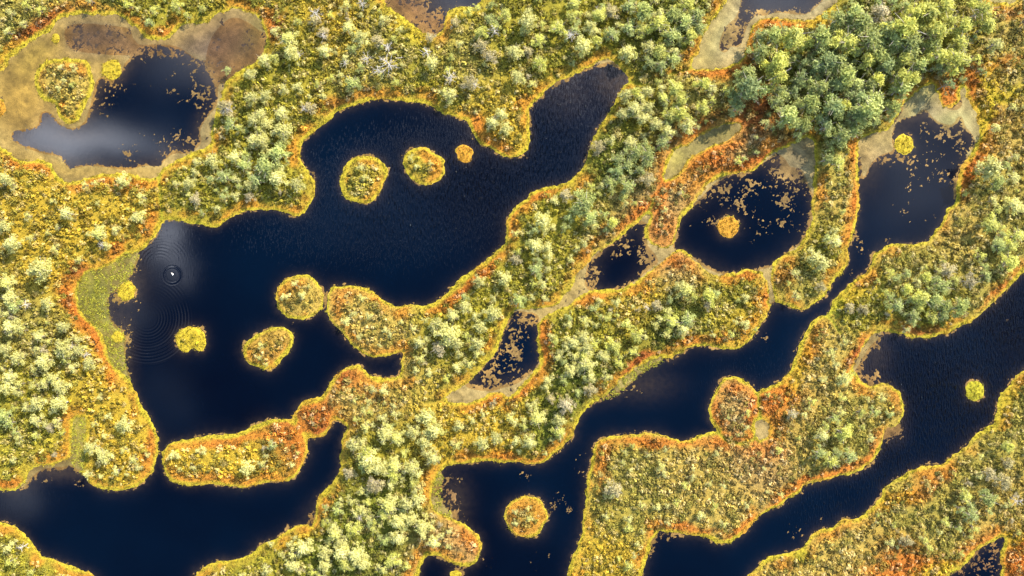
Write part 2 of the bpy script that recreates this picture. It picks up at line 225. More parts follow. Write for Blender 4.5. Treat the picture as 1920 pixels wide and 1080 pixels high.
# extra patches: x, y, rx, ry, angle, colour, weight
PATCH = [(60,62,75,16,-32,'rust',.9),(30,105,40,12,-35,'orange',.7),(-10,110,60,14,-30,'yellow',.9),(105,55,50,9,-35,'yellow',.9),(515,45,16,34,0,'rust',.75),(200,345,80,14,5,'orange',.6),(60,315,60,12,10,'orange',.8),
 (145,508,26,20,-20,'rust',.85),(130,560,13,30,-20,'orange',.9),(165,615,12,45,-35,'orange',.9),(200,680,11,40,-25,'orange',.9),(225,460,30,10,-35,'orange',.7),(280,415,14,40,20,'orange',.5),
 (305,66,30,12,0,'orange',.8),(640,190,60,10,-18,'orange',.6),(895,235,22,18,0,'orange',.7),(930,275,30,10,25,'orange',.7),(1010,365,40,9,-20,'orange',.8),(965,420,8,30,0,'orange',.5),(905,515,60,9,-38,'orange',.95),(840,565,50,9,-40,'orange',.8),
 (640,560,20,24,20,'orange',.6),(1200,395,40,10,-38,'orange',.9),(1110,460,50,10,-40,'orange',.6),(1240,430,28,40,0,'orange',.6),(1240,350,14,50,15,'orange',.95),(1300,240,60,10,-30,'orange',.8),(1410,205,40,20,-30,'rust',.8),(1350,285,60,12,-30,'orange',.7),
 (1390,310,50,9,-20,'orange',.8),(1440,285,40,9,-25,'rust',.6),(1280,140,50,9,-10,'orange',.7),(1360,134,50,8,-12,'orange',.9),(1405,80,10,40,12,'orange',.9),(1460,42,55,8,3,'orange',.9),(1540,40,36,9,-35,'yellow',.7),
 (1780,178,16,26,0,'orange',.95),(1825,175,16,45,-10,'orange',.9),(1850,165,20,60,10,'yellow',.7),(1845,225,14,50,0,'yellow',.8),(1825,300,16,50,25,'orange',.95),(1800,360,12,60,25,'orange',.6),(1890,180,45,12,-15,'yellow',.95),
 (1880,25,45,14,0,'orange',.6),(1880,120,40,10,-20,'orange',.6),(1605,320,9,60,0,'orange',.8),(1605,400,9,60,5,'orange',.8),(1470,510,20,30,40,'orange',.5),(1260,485,40,14,10,'orange',.7),(1390,515,36,8,0,'orange',.8),(1440,560,7,40,0,'orange',.8),
 (1200,680,50,8,-36,'rust',.9),(1310,640,60,9,-10,'orange',.6),(1345,780,10,40,-10,'orange',.8),(1375,725,22,10,0,'orange',.8),(1410,770,9,40,0,'orange',.8),(1460,745,40,20,-20,'orange',.85),(1500,690,12,50,20,'yellow',.7),(1520,650,14,50,25,'orange',.7),
 (1610,660,8,30,30,'rust',.9),(1240,830,90,10,3,'orange',.85),(1370,825,40,14,0,'orange',.7),(1130,870,10,50,5,'orange',.6),(1430,845,40,16,0,'orange',.6),(1400,990,60,11,-38,'orange',.9),(1300,993,50,9,8,'orange',.9),(1215,1020,9,40,10,'orange',.8),
 (1570,880,70,8,-20,'orange',.9),(1640,840,10,40,20,'orange',.7),(1480,925,50,9,-35,'orange',.7),(1680,740,14,30,-20,'orange',.6),(1720,920,60,18,-28,'orange',.7),(1680,935,36,16,-20,'yellow',.6),(1880,760,18,50,20,'yellow',.8),(1700,1060,90,12,-5,'orange',.6),(1830,1020,60,14,-30,'orange',.6),
 (1760,1070,50,14,-15,'yellow',.8),(1900,1050,30,40,0,'orange',.6),(1905,1000,30,20,-40,'yellow',.7),(1500,1040,20,16,0,'lime',.8),(1570,575,20,20,0,'lime',.7),(1600,560,40,10,-30,'yellow',.7),(1880,540,50,8,-40,'orange',.8),(1740,622,60,7,0,'rust',.8),
 (270,770,9,50,-22,'orange',.8),(285,840,8,40,5,'orange',.6),(25,905,34,12,-10,'orange',.8),(45,1000,12,34,-30,'yellow',.8),(430,825,120,8,-8,'orange',.8),(560,840,9,40,0,'orange',.8),(450,900,110,7,0,'orange',.5),(595,785,34,28,0,'rust',.5),(650,705,28,18,0,'rust',.8),(690,740,50,16,20,'orange',.4),
 (960,860,80,7,0,'orange',.7),(940,745,40,7,-20,'orange',.8),(1022,640,9,45,0,'orange',.9),(985,725,30,10,-45,'orange',.7),(1110,560,50,8,-15,'orange',.7),(885,1020,20,32,-35,'orange',.6),(830,900,12,60,0,'yellow',.5),(560,1010,40,9,-20,'yellow',.6),(830,160,70,14,10,'yellow',.4),(770,55,50,12,38,'yellow',.8),(870,25,40,12,0,'yellow',.6),
 (230,170,1,1,0,'yellow',0)]
pw = np.zeros((NY, NX), np.float32); pc = np.zeros((NY, NX, 3), np.float32)
wobx = (fbm(GX, GY, 30, 71, 3)-.5)*26; woby = (fbm(GX, GY, 30, 91, 3)-.5)*26
for x, y, rx, ry, an, c, w in PATCH:
    a = math.radians(an); dx = GX+wobx-x; dy = GY+woby-y
    u = (dx*math.cos(a)+dy*math.sin(a))/rx; v = (-dx*math.sin(a)+dy*math.cos(a))/ry
    g = (w*np.exp(-(u*u+v*v)**1.5*.8)).astype(np.float32); pw += g; pc += g[..., None]*C[c]
pcn = pc/np.maximum(pw, 1e-4)[..., None]; pwc = np.clip(pw, 0, 1)
n1 = fbm(GX, GY, 90, 33, 3); n2 = fbm(GX, GY, 34, 44, 3)
rimw = 5.5+9*(n1-.35)+6*np.exp(-((GX-120)/240)**2-((GY-190)/190)**2)+5*np.exp(-((GX-1840)/80)**2-((GY-230)/160)**2); orw = 22+36*(n2-.45)          # widths of the two shore bands in px
def sstep(x, a, b):
    t = np.clip((x-a)/(b-a), 0, 1); return t*t*(3-2*t)
icol = np.zeros((NY, NX, 3), np.float32); ihas = np.zeros((NY, NX), bool); iheath = np.ones((NY, NX), np.float32)
for k, (p, rc, hh, lb) in enumerate(ISLETS):
    m = isl_id == k+1; iheath[m] = hh
    icol[m] = {'orange': C['orange']*.5+C['gold']*.5, 'yellow': C['yellow']*.8+C['gold']*.2, 'lime': C['lime']*.6+C['yellow']*.4}[rc]
    ihas |= m if hh < 1 else False
a_or = (1-sstep(sd, orw*.6, orw*1.15))*np.clip((n2-.34)*2.6, .12, .8)
col = heathc*(1-a_or[..., None])+(C['orange']*.7+C['gold']*.3)*a_or[..., None]
col = col*(1-pwc[..., None])+pcn*pwc[..., None]
a_r = 1-sstep(sd, rimw*.55, rimw*1.15)
lush = (np.exp(-((GX-150)/300)**2-((GY-250)/330)**2)+np.exp(-((GX-1850)/150)**2-((GY-230)/200)**2)+np.exp(-((GX-1750)/250)**2-((GY-1000)/150)**2)).clip(0, 1)[..., None]
rimc = (C['yellow']*.55+C['gold']*.45)*(n2[..., None]*1.1).clip(0, 1)+(C['lime']*.6+C['yellow']*.4)*(1-(n2[..., None]*1.1).clip(0, 1))
rimc = rimc*(.55+.45*lush)+(C['yellow']*.6+C['olive']*.3)*(.45-.45*lush)
a_r = a_r*np.clip(.5+(fbm(GX, GY, 26, 134, 3)-.3)*2.2+.5*np.exp(-((GX-150)/260)**2-((GY-200)/190)**2), .35, 1)
col = col*(1-a_r[..., None])+rimc*a_r[..., None]
col[ihas] = icol[ihas]*(.8+.4*n2[ihas][:, None])
gl = gcol[..., None]*.85; col = col*(1-gl)+C['lime']*.9*gl
gd = ((groove-gcol).clip(0, 1)*.55)[..., None]; col = col*(1-gd)+C['green']*.7*gd
col = col.astype(np.float32)
col = (col.astype(np.float64)*ALB).astype(np.float32)

# ---- ground heights (metres)
bump = (fbm(GX, GY, 14, 3, 3, .55)-.5)
z = np.where(sd < 0, sd*.05, np.minimum(sd, 6)*.02+sstep(sd, 4, 40)*.30)
z = z+bump*np.clip(sd/22, 0, 1)*.55
z = z*(1-groove*.8*(sd > 2))+groove*.02*(sd > 2)
z = z.astype(np.float32)

# ------------------------------------------------------------------ mesh building
def add_obj(name, me, mats, parent=None, link=True):
    o = bpy.data.objects.new(name, me)
    for m in mats: me.materials.append(m)
    if link: scene.collection.objects.link(o)
    if parent: o.parent = parent
    return o
def mesh_from(name, V, F, colr=None, smooth=False, extra=None):
    V = np.ascontiguousarray(V, np.float32); F = np.ascontiguousarray(F, np.int32); k = F.shape[1]
    me = bpy.data.meshes.new(name); me.vertices.add(len(V)); me.vertices.foreach_set('co', V.ravel())
    me.loops.add(F.size); me.loops.foreach_set('vertex_index', F.ravel())
    me.polygons.add(len(F)); me.polygons.foreach_set('loop_start', np.arange(0, F.size, k, dtype=np.int32))
    me.polygons.foreach_set('loop_total', np.full(len(F), k, np.int32))
    me.update(calc_edges=True)
    if colr is not None:
        at = me.color_attributes.new('Col', 'FLOAT_COLOR', 'POINT')
        c4 = np.ones((len(V), 4), np.float32); c4[:, :3] = colr; at.data.foreach_set('color', c4.ravel())
    for nm, arr in (extra or {}).items():
        at = me.attributes.new(nm, 'FLOAT', 'POINT'); at.data.foreach_set('value', np.ascontiguousarray(arr, np.float32))
    if smooth: me.polygons.foreach_set('use_smooth', np.ones(len(F), bool))
    return me
def grid_faces(keep, w):              # keep: (H-1,W-1) bool of quads
    j, i = np.nonzero(keep); a = j*w+i
    return np.stack([a+w, a+w+1, a+1, a], 1)
def compact(V, F, *arrs):
    used = np.zeros(len(V), bool); used[F.ravel()] = True; mp = np.cumsum(used)-1
    return (V[used], mp[F])+tuple(a[used] for a in arrs)

def mat_foliage(name, transl=.3, nscale=3.0, vary=.35, rough=.75):
    m = bpy.data.materials.new(name); m.use_nodes = True; nt = m.node_tree; N = nt.nodes; L = nt.links
    for n in list(N): N.remove(n)
    out = N.new('ShaderNodeOutputMaterial'); at = N.new('ShaderNodeVertexColor'); at.layer_name = 'Col'
    nz = N.new('ShaderNodeTexNoise'); nz.inputs['Scale'].default_value = nscale; nz.inputs['Detail'].default_value = 3
    geo = N.new('ShaderNodeNewGeometry'); L.new(geo.outputs['Position'], nz.inputs['Vector'])
    oi = N.new('ShaderNodeObjectInfo')
    mr = N.new('ShaderNodeMapRange'); L.new(nz.outputs['Fac'], mr.inputs[0])
    mr.inputs[1].default_value = .3; mr.inputs[2].default_value = .7; mr.inputs[3].default_value = 1-vary; mr.inputs[4].default_value = 1+vary
    mr2 = N.new('ShaderNodeMapRange'); L.new(oi.outputs['Random'], mr2.inputs[0]); mr2.inputs[3].default_value = .86; mr2.inputs[4].default_value = 1.14
    mm = N.new('ShaderNodeMath'); mm.operation = 'MULTIPLY'; L.new(mr.outputs[0], mm.inputs[0]); L.new(mr2.outputs[0], mm.inputs[1])
    vm = N.new('ShaderNodeVectorMath'); vm.operation = 'SCALE'; L.new(at.outputs[0], vm.inputs[0]); L.new(mm.outputs[0], vm.inputs['Scale'])
    b = N.new('ShaderNodeBsdfPrincipled'); L.new(vm.outputs[0], b.inputs['Base Color']); b.inputs['Roughness'].default_value = rough
    b.inputs['Specular IOR Level'].default_value = .25
    t = N.new('ShaderNodeBsdfTranslucent'); L.new(vm.outputs[0], t.inputs['Color'])
    mx = N.new('ShaderNodeMixShader'); mx.inputs[0].default_value = transl
    L.new(b.outputs[0], mx.inputs[1]); L.new(t.outputs[0], mx.inputs[2]); L.new(mx.outputs[0], out.inputs['Surface'])
    return m
def mat_ground(name, vary=.5, bscale=2.2, bstr=.6, fine=7.0):
    m = bpy.data.materials.new(name); m.use_nodes = True; nt = m.node_tree; N = nt.nodes; L = nt.links
    b = N['Principled BSDF']; b.inputs['Roughness'].default_value = .9; b.inputs['Specular IOR Level'].default_value = .15
    at = N.new('ShaderNodeVertexColor'); at.layer_name = 'Col'; geo = N.new('ShaderNodeNewGeometry')
    n1 = N.new('ShaderNodeTexNoise'); n1.inputs['Scale'].default_value = bscale; n1.inputs['Detail'].default_value = 6; n1.inputs['Roughness'].default_value = .65
    n2 = N.new('ShaderNodeTexNoise'); n2.inputs['Scale'].default_value = fine; n2.inputs['Detail'].default_value = 3
    L.new(geo.outputs['Position'], n1.inputs['Vector']); L.new(geo.outputs['Position'], n2.inputs['Vector'])
    ad = N.new('ShaderNodeMath'); ad.operation = 'ADD'; L.new(n1.outputs['Fac'], ad.inputs[0]); L.new(n2.outputs['Fac'], ad.inputs[1])
    mr = N.new('ShaderNodeMapRange'); L.new(ad.outputs[0], mr.inputs[0]); mr.inputs[1].default_value = .65; mr.inputs[2].default_value = 1.35
    mr.inputs[3].default_value = 1-vary; mr.inputs[4].default_value = 1+vary
    vm = N.new('ShaderNodeVectorMath'); vm.operation = 'SCALE'; L.new(at.outputs[0], vm.inputs[0]); L.new(mr.outputs[0], vm.inputs['Scale'])
    L.new(vm.outputs[0], b.inputs['Base Color'])
    bp = N.new('ShaderNodeBump'); bp.inputs['Strength'].default_value = bstr; bp.inputs['Distance'].default_value = .25
    L.new(ad.outputs[0], bp.inputs['Height']); L.new(bp.outputs[0], b.inputs['Normal'])
    return m
M_ground = mat_ground('bog_ground'); M_mat = mat_ground('floating_moss', .35, 3.5, .4, 9)
M_heath = mat_foliage('heath_foliage', .45, 2.5, .3); M_sedge = mat_foliage('sedge_foliage', .3, 2.0, .3); M_pine = mat_foliage('pine_needles', .5, 1.6, .18)
M_bark = mat_foliage('pale_bark', 0, 6, .2, .85)

# ---- ground sheet and islets
XX = wx(GX).astype(np.float32); YY = wy(GY).astype(np.float32)
V = np.stack([XX.ravel(), YY.ravel(), z.ravel()], 1)
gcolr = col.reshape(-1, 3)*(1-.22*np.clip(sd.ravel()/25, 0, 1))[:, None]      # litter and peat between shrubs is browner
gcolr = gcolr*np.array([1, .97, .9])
isl_near = np.zeros((NY, NX), np.int16)
for k, (p, *_r) in enumerate(ISLETS):
    c = np.array(p).mean(0); R = np.hypot(*(np.array(p)-c).T).max()+10
    m = fill([tuple(c+(np.array(q)-c)*(1+5/np.hypot(*(np.array(q)-c)))) for q in p]); isl_near[m & (isl_near == 0)] = k+1
cellmax = np.maximum.reduce([z[:-1, :-1], z[1:, :-1], z[:-1, 1:], z[1:, 1:]])
base_keep = cellmax > -.12
cid = isl_near[:-1, :-1]
def put(o, label=None, category=None, group=None, kind=None):
    if label: o['label'] = label
    if category: o['category'] = category
    if group: o['group'] = group
    if kind: o['kind'] = kind
    return o
def lift_mesh(keep, name):
    F = grid_faces(keep, NX); v, f, c = compact(V, F, gcolr); return mesh_from(name, v, f, c, True)
put(add_obj('ground', lift_mesh(base_keep & (cid == 0), 'ground'), [M_ground]), kind='structure')
islet_obj = {}
for k, (p, rc, hh, lb) in enumerate(ISLETS):
    e = bpy.data.objects.new('islet', None); scene.collection.objects.link(e)
    c = np.array(p).mean(0); e.location = (float(wx(c[0])), float(wy(c[1])), 0); e.empty_display_size = 1
    put(e, lb, 'islet', 'islets in the bog pools'); islet_obj[k] = e
    me = lift_mesh(base_keep & (cid == k+1), 'peat_mound')
    o = add_obj('peat_mound', me, [M_ground], e); me.transform(__import__('mathutils').Matrix.Translation((-e.location.x, -e.location.y, 0)))
# outer bog to the horizon, butted round the detailed sheet
def outer():
    bx0, bx1, by0, by1 = float(wx(X0)), float(wx(X0+(NX-1)*STEP)), float(wy(Y0+(NY-1)*STEP)), float(wy(Y0)); R = 5000
    ax = [-R, -1200, -500, bx0, 0, bx1, 500, 1200, R]; ay = [-R, -1200, -500, by0, 0, by1, 500, 1200, R]
    vv = [(x, y, .22) for y in ay for x in ax]; ff = []
    for j in range(8):
        for i in range(8):
            if i in (3, 4) and j in (3, 4): continue
            a = j*9+i; ff.append((a, a+1, a+10, a+9))
    return mesh_from('outer_bog', vv, ff, np.tile(C['olive']*.2, (len(vv), 1)))
put(add_obj('terrain', outer(), [M_ground]), kind='structure')

# ------------------------------------------------------------------ floating moss mats and flecks
open_m = fill(OPEN_NW) | fill(OPEN_NE)
for q in OPEN_MID: open_m |= fill(q)
matd = np.zeros((NY, NX), np.float32)
MATPOLY = [ # polygon, density, colour
 (POOL_NW, 1.0, 'beige'), (POOL_NE, 1.0, 'pale'), (MID, 1.0, 'beige'), (POND_S, 1.3, 'sage'), (CORNER, .25, 'brown'), (TOPSTRIP, 1.2, 'sage'), (VPOND, 1.3, 'beige'),
 ([(230,470),(262,470),(256,492),(248,512),(238,532),(216,545),(203,560),(206,590),(216,612),(232,622),(236,645),(236,680),(246,716),(225,712),(150,640),(130,560),(140,500)], 1.0, 'green'),
 ([(50,870),(140,850),(150,868),(120,880),(85,884),(62,898),(52,915),(38,922),(44,895)], .85, 'dark'), ([(132,775),(165,775),(163,830),(158,880),(140,880),(134,850)], .95, 'green'),
 ([(724,-40),(790,-40),(800,20),(826,20),(840,40),(835,62),(810,68),(760,40),(724,10)], .58, 'brown'),
 ([(1700,190),(1745,150),(1765,200),(1800,200),(1800,160),(1812,165),(1836,210),(1838,270),(1815,300),(1808,285),(1824,272),(1820,252),(1808,240),(1800,218),(1788,236),(1765,234),(1746,222),(1733,206),(1715,220),(1690,222)], 1.0, 'sage'),
 ([(1612,255),(1665,243),(1690,210),(1700,215),(1680,240),(1674,260),(1678,284),(1655,292),(1636,308),(1627,328),(1616,338),(1612,300)], 1.0, 'beige'),
 ([(1146,736),(1165,712),(1213,678),(1245,670),(1238,682),(1205,700),(1180,722),(1160,738),(1130,752)], .95, 'green'), ([(812,895),(828,884),(830,905),(828,935),(842,955),(862,975),(840,970),(812,950)], 1.1, 'green'),
 ([(800,925),(845,900),(862,930),(868,965),(850,972),(845,940)], .42, 'brown'),
 ([(1260,466),(1232,464),(1224,475),(1232,492),(1262,475),(1275,466)], 1.0, 'beige'),
 ([(1120,118),(1150,110),(1170,132),(1160,135),(1148,124),(1130,126),(1100,135),(1060,152),(1035,170),(1040,152)], .8, 'beige'),
 ([(1640,625),(1660,623),(1650,640),(1635,655),(1620,680),(1606,700),(1598,690),(1612,655)], .8, 'dark'), ([(1612,700),(1630,722),(1650,716),(1640,705),(1620,690)], .6, 'brown'),
 ([(1657,800),(1690,795),(1688,818),(1668,826),(1656,820)], .7, 'brown'), ([(880,235),(892,240),(898,262),(886,262)], .8, 'dark'), ([(740,560),(755,560),(752,640),(750,705),(730,712),(700,706),(740,690)], .0, 'dark'),
 ([(575,965),(595,950),(600,985),(580,992)], .7, 'dark'), ([(1225,1000),(1250,998),(1300,1006),(1240,1010),(1228,1040),(1216,1050)], .5, 'dark')]
mcol = np.tile(MATCOL['beige'].astype(np.float32), (NY, NX, 1))
for poly, dn, c in MATPOLY:
    m = fill(poly); matd[m] = np.maximum(matd[m], dn) if dn > .9 else dn; mcol[m] = MATCOL[c]
matd[open_m] = .0
matd[fill([(236,50),(130,45),(125,85),(160,100),(250,105),(262,85),(250,70)])] = .62
mcol[fill([(130,40),(262,70),(340,55),(440,20),(498,60),(495,110),(410,160),(380,110),(250,105),(120,95)])] = MATCOL['brown']
mcol[fill([(1240,560),(1250,300),(1100,490),(1060,560),(940,760),(1020,600)])] = MATCOL['beige']
mcol[fill([(70,180),(110,240),(60,250),(10,240),(20,160)])] = MATCOL['brown']*1.1
for x, y, rx, ry, an, c in [(140,48,30,22,0,(104,98,84)),(185,60,60,22,-25,(120,106,96)),(240,72,40,18,-20,(112,106,96)),(210,90,60,12,-10,(150,126,96)),(460,85,18,50,30,(122,112,84)),(480,50,16,30,20,(150,148,78)),(430,45,40,16,-15,(182,152,100)),(400,75,50,16,-20,(128,108,92)),(345,72,40,10,-10,(190,160,104)),(60,195,16,30,20,(122,116,84)),(40,180,50,80,0,(214,170,78)),(60,110,50,30,-30,(206,176,74)),(100,320,140,20,5,(212,176,86)),(250,322,60,14,0,(206,170,84)),(1470,290,50,20,-25,(148,138,108)),(1505,330,16,50,0,(140,132,104)),(1530,12,40,20,-30,(196,190,150)),(1340,60,20,60,20,(196,186,118)),(1320,110,30,20,0,(206,190,116)),(1760,200,60,14,0,(196,176,138)),(1820,240,12,50,0,(176,164,128)),(1265,300,24,30,0,(190,182,90)),(1350,255,40,10,-25,(126,132,68)),(1655,265,30,12,-20,(206,186,120)),(1635,295,26,20,0,(190,158,104)),(1050,560,60,14,-40,(186,162,92)),(1230,480,20,12,0,(206,186,130)),(180,520,30,60,10,(146,146,58)),(215,510,24,30,0,(128,112,70)),(215,600,10,60,0,(120,112,62)),(205,670,14,40,0,(130,116,66))]:
    a = math.radians(an); dx = GX+wobx*1.2-x; dy = GY+woby*1.2-y; g = np.exp(-((dx*math.cos(a)+dy*math.sin(a))/rx)**2-((-dx*math.sin(a)+dy*math.cos(a))/ry)**2)[..., None]*.9; mcol = mcol*(1-g)+srgb(*c)*g
nwm = fill(POOL_NW); gold_m = np.clip(np.exp(-np.abs(sd+2)/9.0)*1.1, 0, 1)*np.where(nwm & (GX < 330), 1.0, .5)
gold_m = np.maximum(gold_m, (nwm*np.exp(-((GX-20)/90)**2-((GY-190)/110)**2)*.7))[..., None]
mcol = mcol*(1-gold_m)+(C['gold']*.55+C['orange']*.25+MATCOL['beige']*.2)*gold_m
mcol = mcol*np.where(nwm, .80, .95)[..., None]
matd[fill([(395,60),(440,25),(498,60),(495,105),(440,140),(410,165),(380,115)]) & nwm] = .74
dens = blur(matd*basin, 2, 2)/np.maximum(blur(basin.astype(np.float32), 2, 2), .15); mcol = np.stack([blur(mcol[..., k], 6, 2) for k in range(3)], -1)
FLECK = [(330,150,60,50,.30),(385,190,26,60,.45),(340,265,50,24,.60),(285,275,60,30,.3),(240,160,30,16,.45),(300,100,50,14,.55),(240,285,20,12,.45),(400,100,60,40,.72),(330,290,40,16,.7),(200,190,20,40,.45),
 (780,30,50,34,.62),(870,15,20,20,.4),(1372,60,22,40,.66),(1400,70,12,30,.7),(1440,25,60,10,.66),
 (1150,460,50,26,.50),(1170,455,28,14,.62),(1215,480,26,22,.6),(1110,520,14,24,.72),(1230,475,16,16,.8),(970,650,40,70,.50),(915,700,30,36,.55),(990,600,26,16,.62),(880,735,40,14,.9),
 (1480,310,46,36,.74),(1500,350,30,40,.56),(1400,350,70,24,.52),(1330,370,30,30,.5),(1470,385,20,36,.55),(1465,410,12,20,.55),(1380,385,20,16,.5),(1330,415,14,10,.5),(1290,420,10,20,.5),(1500,380,30,60,.42),(1440,420,60,40,.36),(1350,360,40,20,.5),
 (1770,250,40,40,.42),(1740,235,16,16,.5),(1700,300,30,12,.62),(1730,310,70,50,.36),(1640,300,30,30,.6),(1820,330,20,40,.5),(1800,280,14,40,.55),(1720,390,60,40,.28),(1660,450,14,8,.55),(1610,455,14,30,.4),(1750,270,14,14,.48),
 (850,940,16,40,.62),(870,970,12,10,.45),(840,905,10,14,.6),(1038,945,12,12,.55),(1090,870,20,40,.35),(1060,945,30,30,.3),(985,890,20,10,.4),(1170,725,30,14,.55),(1250,672,20,9,.5),(1260,795,8,8,.4),
 (1825,1058,26,9,.55),(1858,1020,16,8,.55),(1660,805,24,18,.62),(1640,640,20,20,.5),(1630,705,34,22,.5),(1745,865,8,10,.6),(1500,1000,20,16,.5),(1680,905,24,12,.5),(1890,600,4,4,.7),(1490,920,30,10,.45),(240,500,20,30,.62),(225,560,30,30,.5),(238,650,14,60,.62),
 (905,262,14,12,.45),(140,880,14,12,.6),(150,905,12,10,.5),(590,970,14,14,.6),(1435,505,12,9,.7),(75,900,24,12,.5),(1180,850,100,60,.2),(1250,760,120,50,.22),(1440,640,60,40,.24),(880,1040,60,40,.3),(1010,1050,40,40,.25),(1590,490,16,30,.4),(1520,990,40,30,.3)]
fd = np.zeros((NY, NX), np.float32)
for x, y, rx, ry, w in FLECK:
    w = w-.10 if w < .65 else w-.03
    fd = np.maximum(fd, (w*np.exp(-(((GX-x)/rx)**2+((GY-y)/ry)**2)*.8)).astype(np.float32))
fd = fd*(basin & (isl_id == 0)); dens = np.maximum(dens, fd)
shore_scum = np.exp(-((sd+1)/3.0)**2)*.55*(fbm(GX, GY, 40, 301, 3) > .5); dens = np.maximum(dens, shore_scum*(basin))
midm = fill(MID); dens = np.where(midm & (dens > .55), dens-.16*(GX < 1240), dens)
# one-pixel sheet where anything floats
fx = np.arange(X0, X1, 1.0); fy = np.arange(Y0, Y1, 1.0)
near = blur((dens > .12).astype(np.float32), 2, 1) > 0; near &= (sdl < 8)
FX, FY = np.meshgrid(fx, fy); nr = near[((FY-Y0)/STEP).astype(int), ((FX-X0)/STEP).astype(int)]
idx = np.nonzero(nr.ravel())[0]; px = FX.ravel()[idx]; py = FY.ravel()[idx]
wxn = (fbm(px, py, 9, 402, 2)-.5)*6
lace = fbm(px+wxn, py-wxn, 4.6, 401, 4, .72)*.68+fbm(px, py, 20, 409, 3)*.32
lace = (lace-.5)*2.0+.5
dd = sample(dens, px, py)
zz = (dd-lace*1.0)*.09*np.where(dd < .98, 1, 1); zz = np.minimum(zz, .03+.02*(vnoise(px, py, 3, 77)-.3))
Zf = np.full(FX.size, -1, np.float32); Zf[idx] = zz; Zf = Zf.reshape(FX.shape)
fk = np.maximum.reduce([Zf[:-1, :-1], Zf[1:, :-1], Zf[:-1, 1:], Zf[1:, 1:]]) > 0
fk &= np.minimum.reduce([Zf[:-1, :-1], Zf[1:, :-1], Zf[:-1, 1:], Zf[1:, 1:]]) > -.9
F = grid_faces(fk, len(fx))
Vm = np.stack([wx(FX).ravel(), wy(FY).ravel(), Zf.ravel()], 1)
mc = np.zeros((FX.size, 3), np.float32); vr = (fbm(px, py, 26, 55, 5, .65)*1.5+.25)[:, None]
st = vnoise(px*.34+py*.94, px*.94-py*.34, 5, 61)*.5+vnoise((px*.7+py*.7)*.25, (px*.7-py*.7), 7, 62)*.5
mc[idx] = sample(mcol, px, py)*ALB*.64*vr*(.66+.68*st)[:, None]*np.where((dd < .75)[:, None], np.array([.82, .66, .50]), 1.0)
v, f, c = compact(Vm, F, mc)
put(add_obj('floating_moss', mesh_from('floating_moss', v, f, c, True), [M_mat]), 'beige and brown lacy mats of moss floating at the pool edges', 'moss mat', kind='stuff')

# ------------------------------------------------------------------ water sheet
sub = np.zeros((NY, NX), np.float32)
for x, y, rx, ry, w in [(180,75,75,40,1),(240,75,50,30,.9),(460,90,50,60,.6),(400,110,40,30,.5),(70,190,30,50,.8),(225,520,40,50,.6),(225,650,24,70,.5),(1500,310,40,40,.4),(1160,150,50,40,.5),(1070,170,60,50,.2),(790,30,50,50,.5),(1625,300,26,50,.4),(850,940,30,50,.35),(1640,660,30,50,.3),(130,250,60,20,.3),(1380,60,60,60,.45),(1200,720,60,30,.3),(110,880,60,20,.5)]:
    sub = np.maximum(sub, (w*np.exp(-((GX-x)/rx)**2-((GY-y)/ry)**2)).astype(np.float32))
sub = np.maximum(sub, blur((dens > .5)*basin, 7, 3)*.85)
sub = np.clip(sub+np.exp(-np.abs(sd)/5.0)*.35*(sd < 6), 0, 1)
wav = np.full((NY, NX), .002, np.float32)
for x, y, rx, ry, w in [(1000,270,110,90,1),(870,340,180,70,1),(750,400,160,70,.7),(1120,190,60,60,.4),(1780,720,140,130,1),(1660,860,120,70,.8),(1880,600,90,80,.9),(1400,720,120,60,.1),(1550,950,80,40,.4)]:
    wav = np.maximum(wav, (w*np.exp(-((GX-x)/rx)**2-((GY-y)/ry)**2)).astype(np.float32))
SK = 4
ws = np.zeros((NY, NX), np.float32)
sl = (slice(None, None, SK//2), slice(None, None, SK//2))
wX, wY = GX[sl], GY[sl]; hh_, ww_ = wX.shape
Vw = np.stack([wx(wX).ravel(), wy(wY).ravel(), np.zeros(wX.size)], 1)
mw = bpy.data.materials.new('bog_water'); mw.use_nodes = True; N = mw.node_tree.nodes; L = mw.node_tree.links; b = N['Principled BSDF']
def nm(op, a, b_=None, c_=None, clamp=False):
    m = N.new('ShaderNodeMath'); m.operation = op; m.use_clamp = clamp
    for i, v_ in enumerate((a, b_, c_)):
        if v_ is None: continue
        if isinstance(v_, (int, float)): m.inputs[i].default_value = v_
        else: L.new(v_, m.inputs[i])
    return m.outputs[0]
geo = N.new('ShaderNodeNewGeometry'); pos = geo.outputs['Position']
asub = N.new('ShaderNodeAttribute'); asub.attribute_name = 'shallow'; awav = N.new('ShaderNodeAttribute'); awav.attribute_name = 'wave'
dn = N.new('ShaderNodeTexNoise'); dn.inputs['Scale'].default_value = .9; dn.inputs['Detail'].default_value = 5; L.new(pos, dn.inputs['Vector'])
sf = nm('MULTIPLY', asub.outputs['Fac'], nm('MULTIPLY_ADD', dn.outputs['Fac'], 1.6, .1), clamp=True)
lg = N.new('ShaderNodeTexNoise'); lg.inputs['Scale'].default_value = .02; lg.inputs['Detail'].default_value = 3; L.new(pos, lg.inputs['Vector'])
deep = N.new('ShaderNodeMixRGB'); L.new(nm('MULTIPLY_ADD', lg.outputs['Fac'], 2.4, -.7, True), deep.inputs[0])
deep.inputs[1].default_value = (.0001, .0005, .0028, 1); deep.inputs[2].default_value = (.0001, .0024, .0078, 1)
cm = N.new('ShaderNodeMixRGB'); L.new(sf, cm.inputs[0]); L.new(deep.outputs[0], cm.inputs[1]); cm.inputs[2].default_value = (.036, .025, .017, 1)
L.new(cm.outputs[0], b.inputs['Base Color']); b.inputs['Roughness'].default_value = .06; b.inputs['IOR'].default_value = 1.33; b.inputs['Specular IOR Level'].default_value = .12
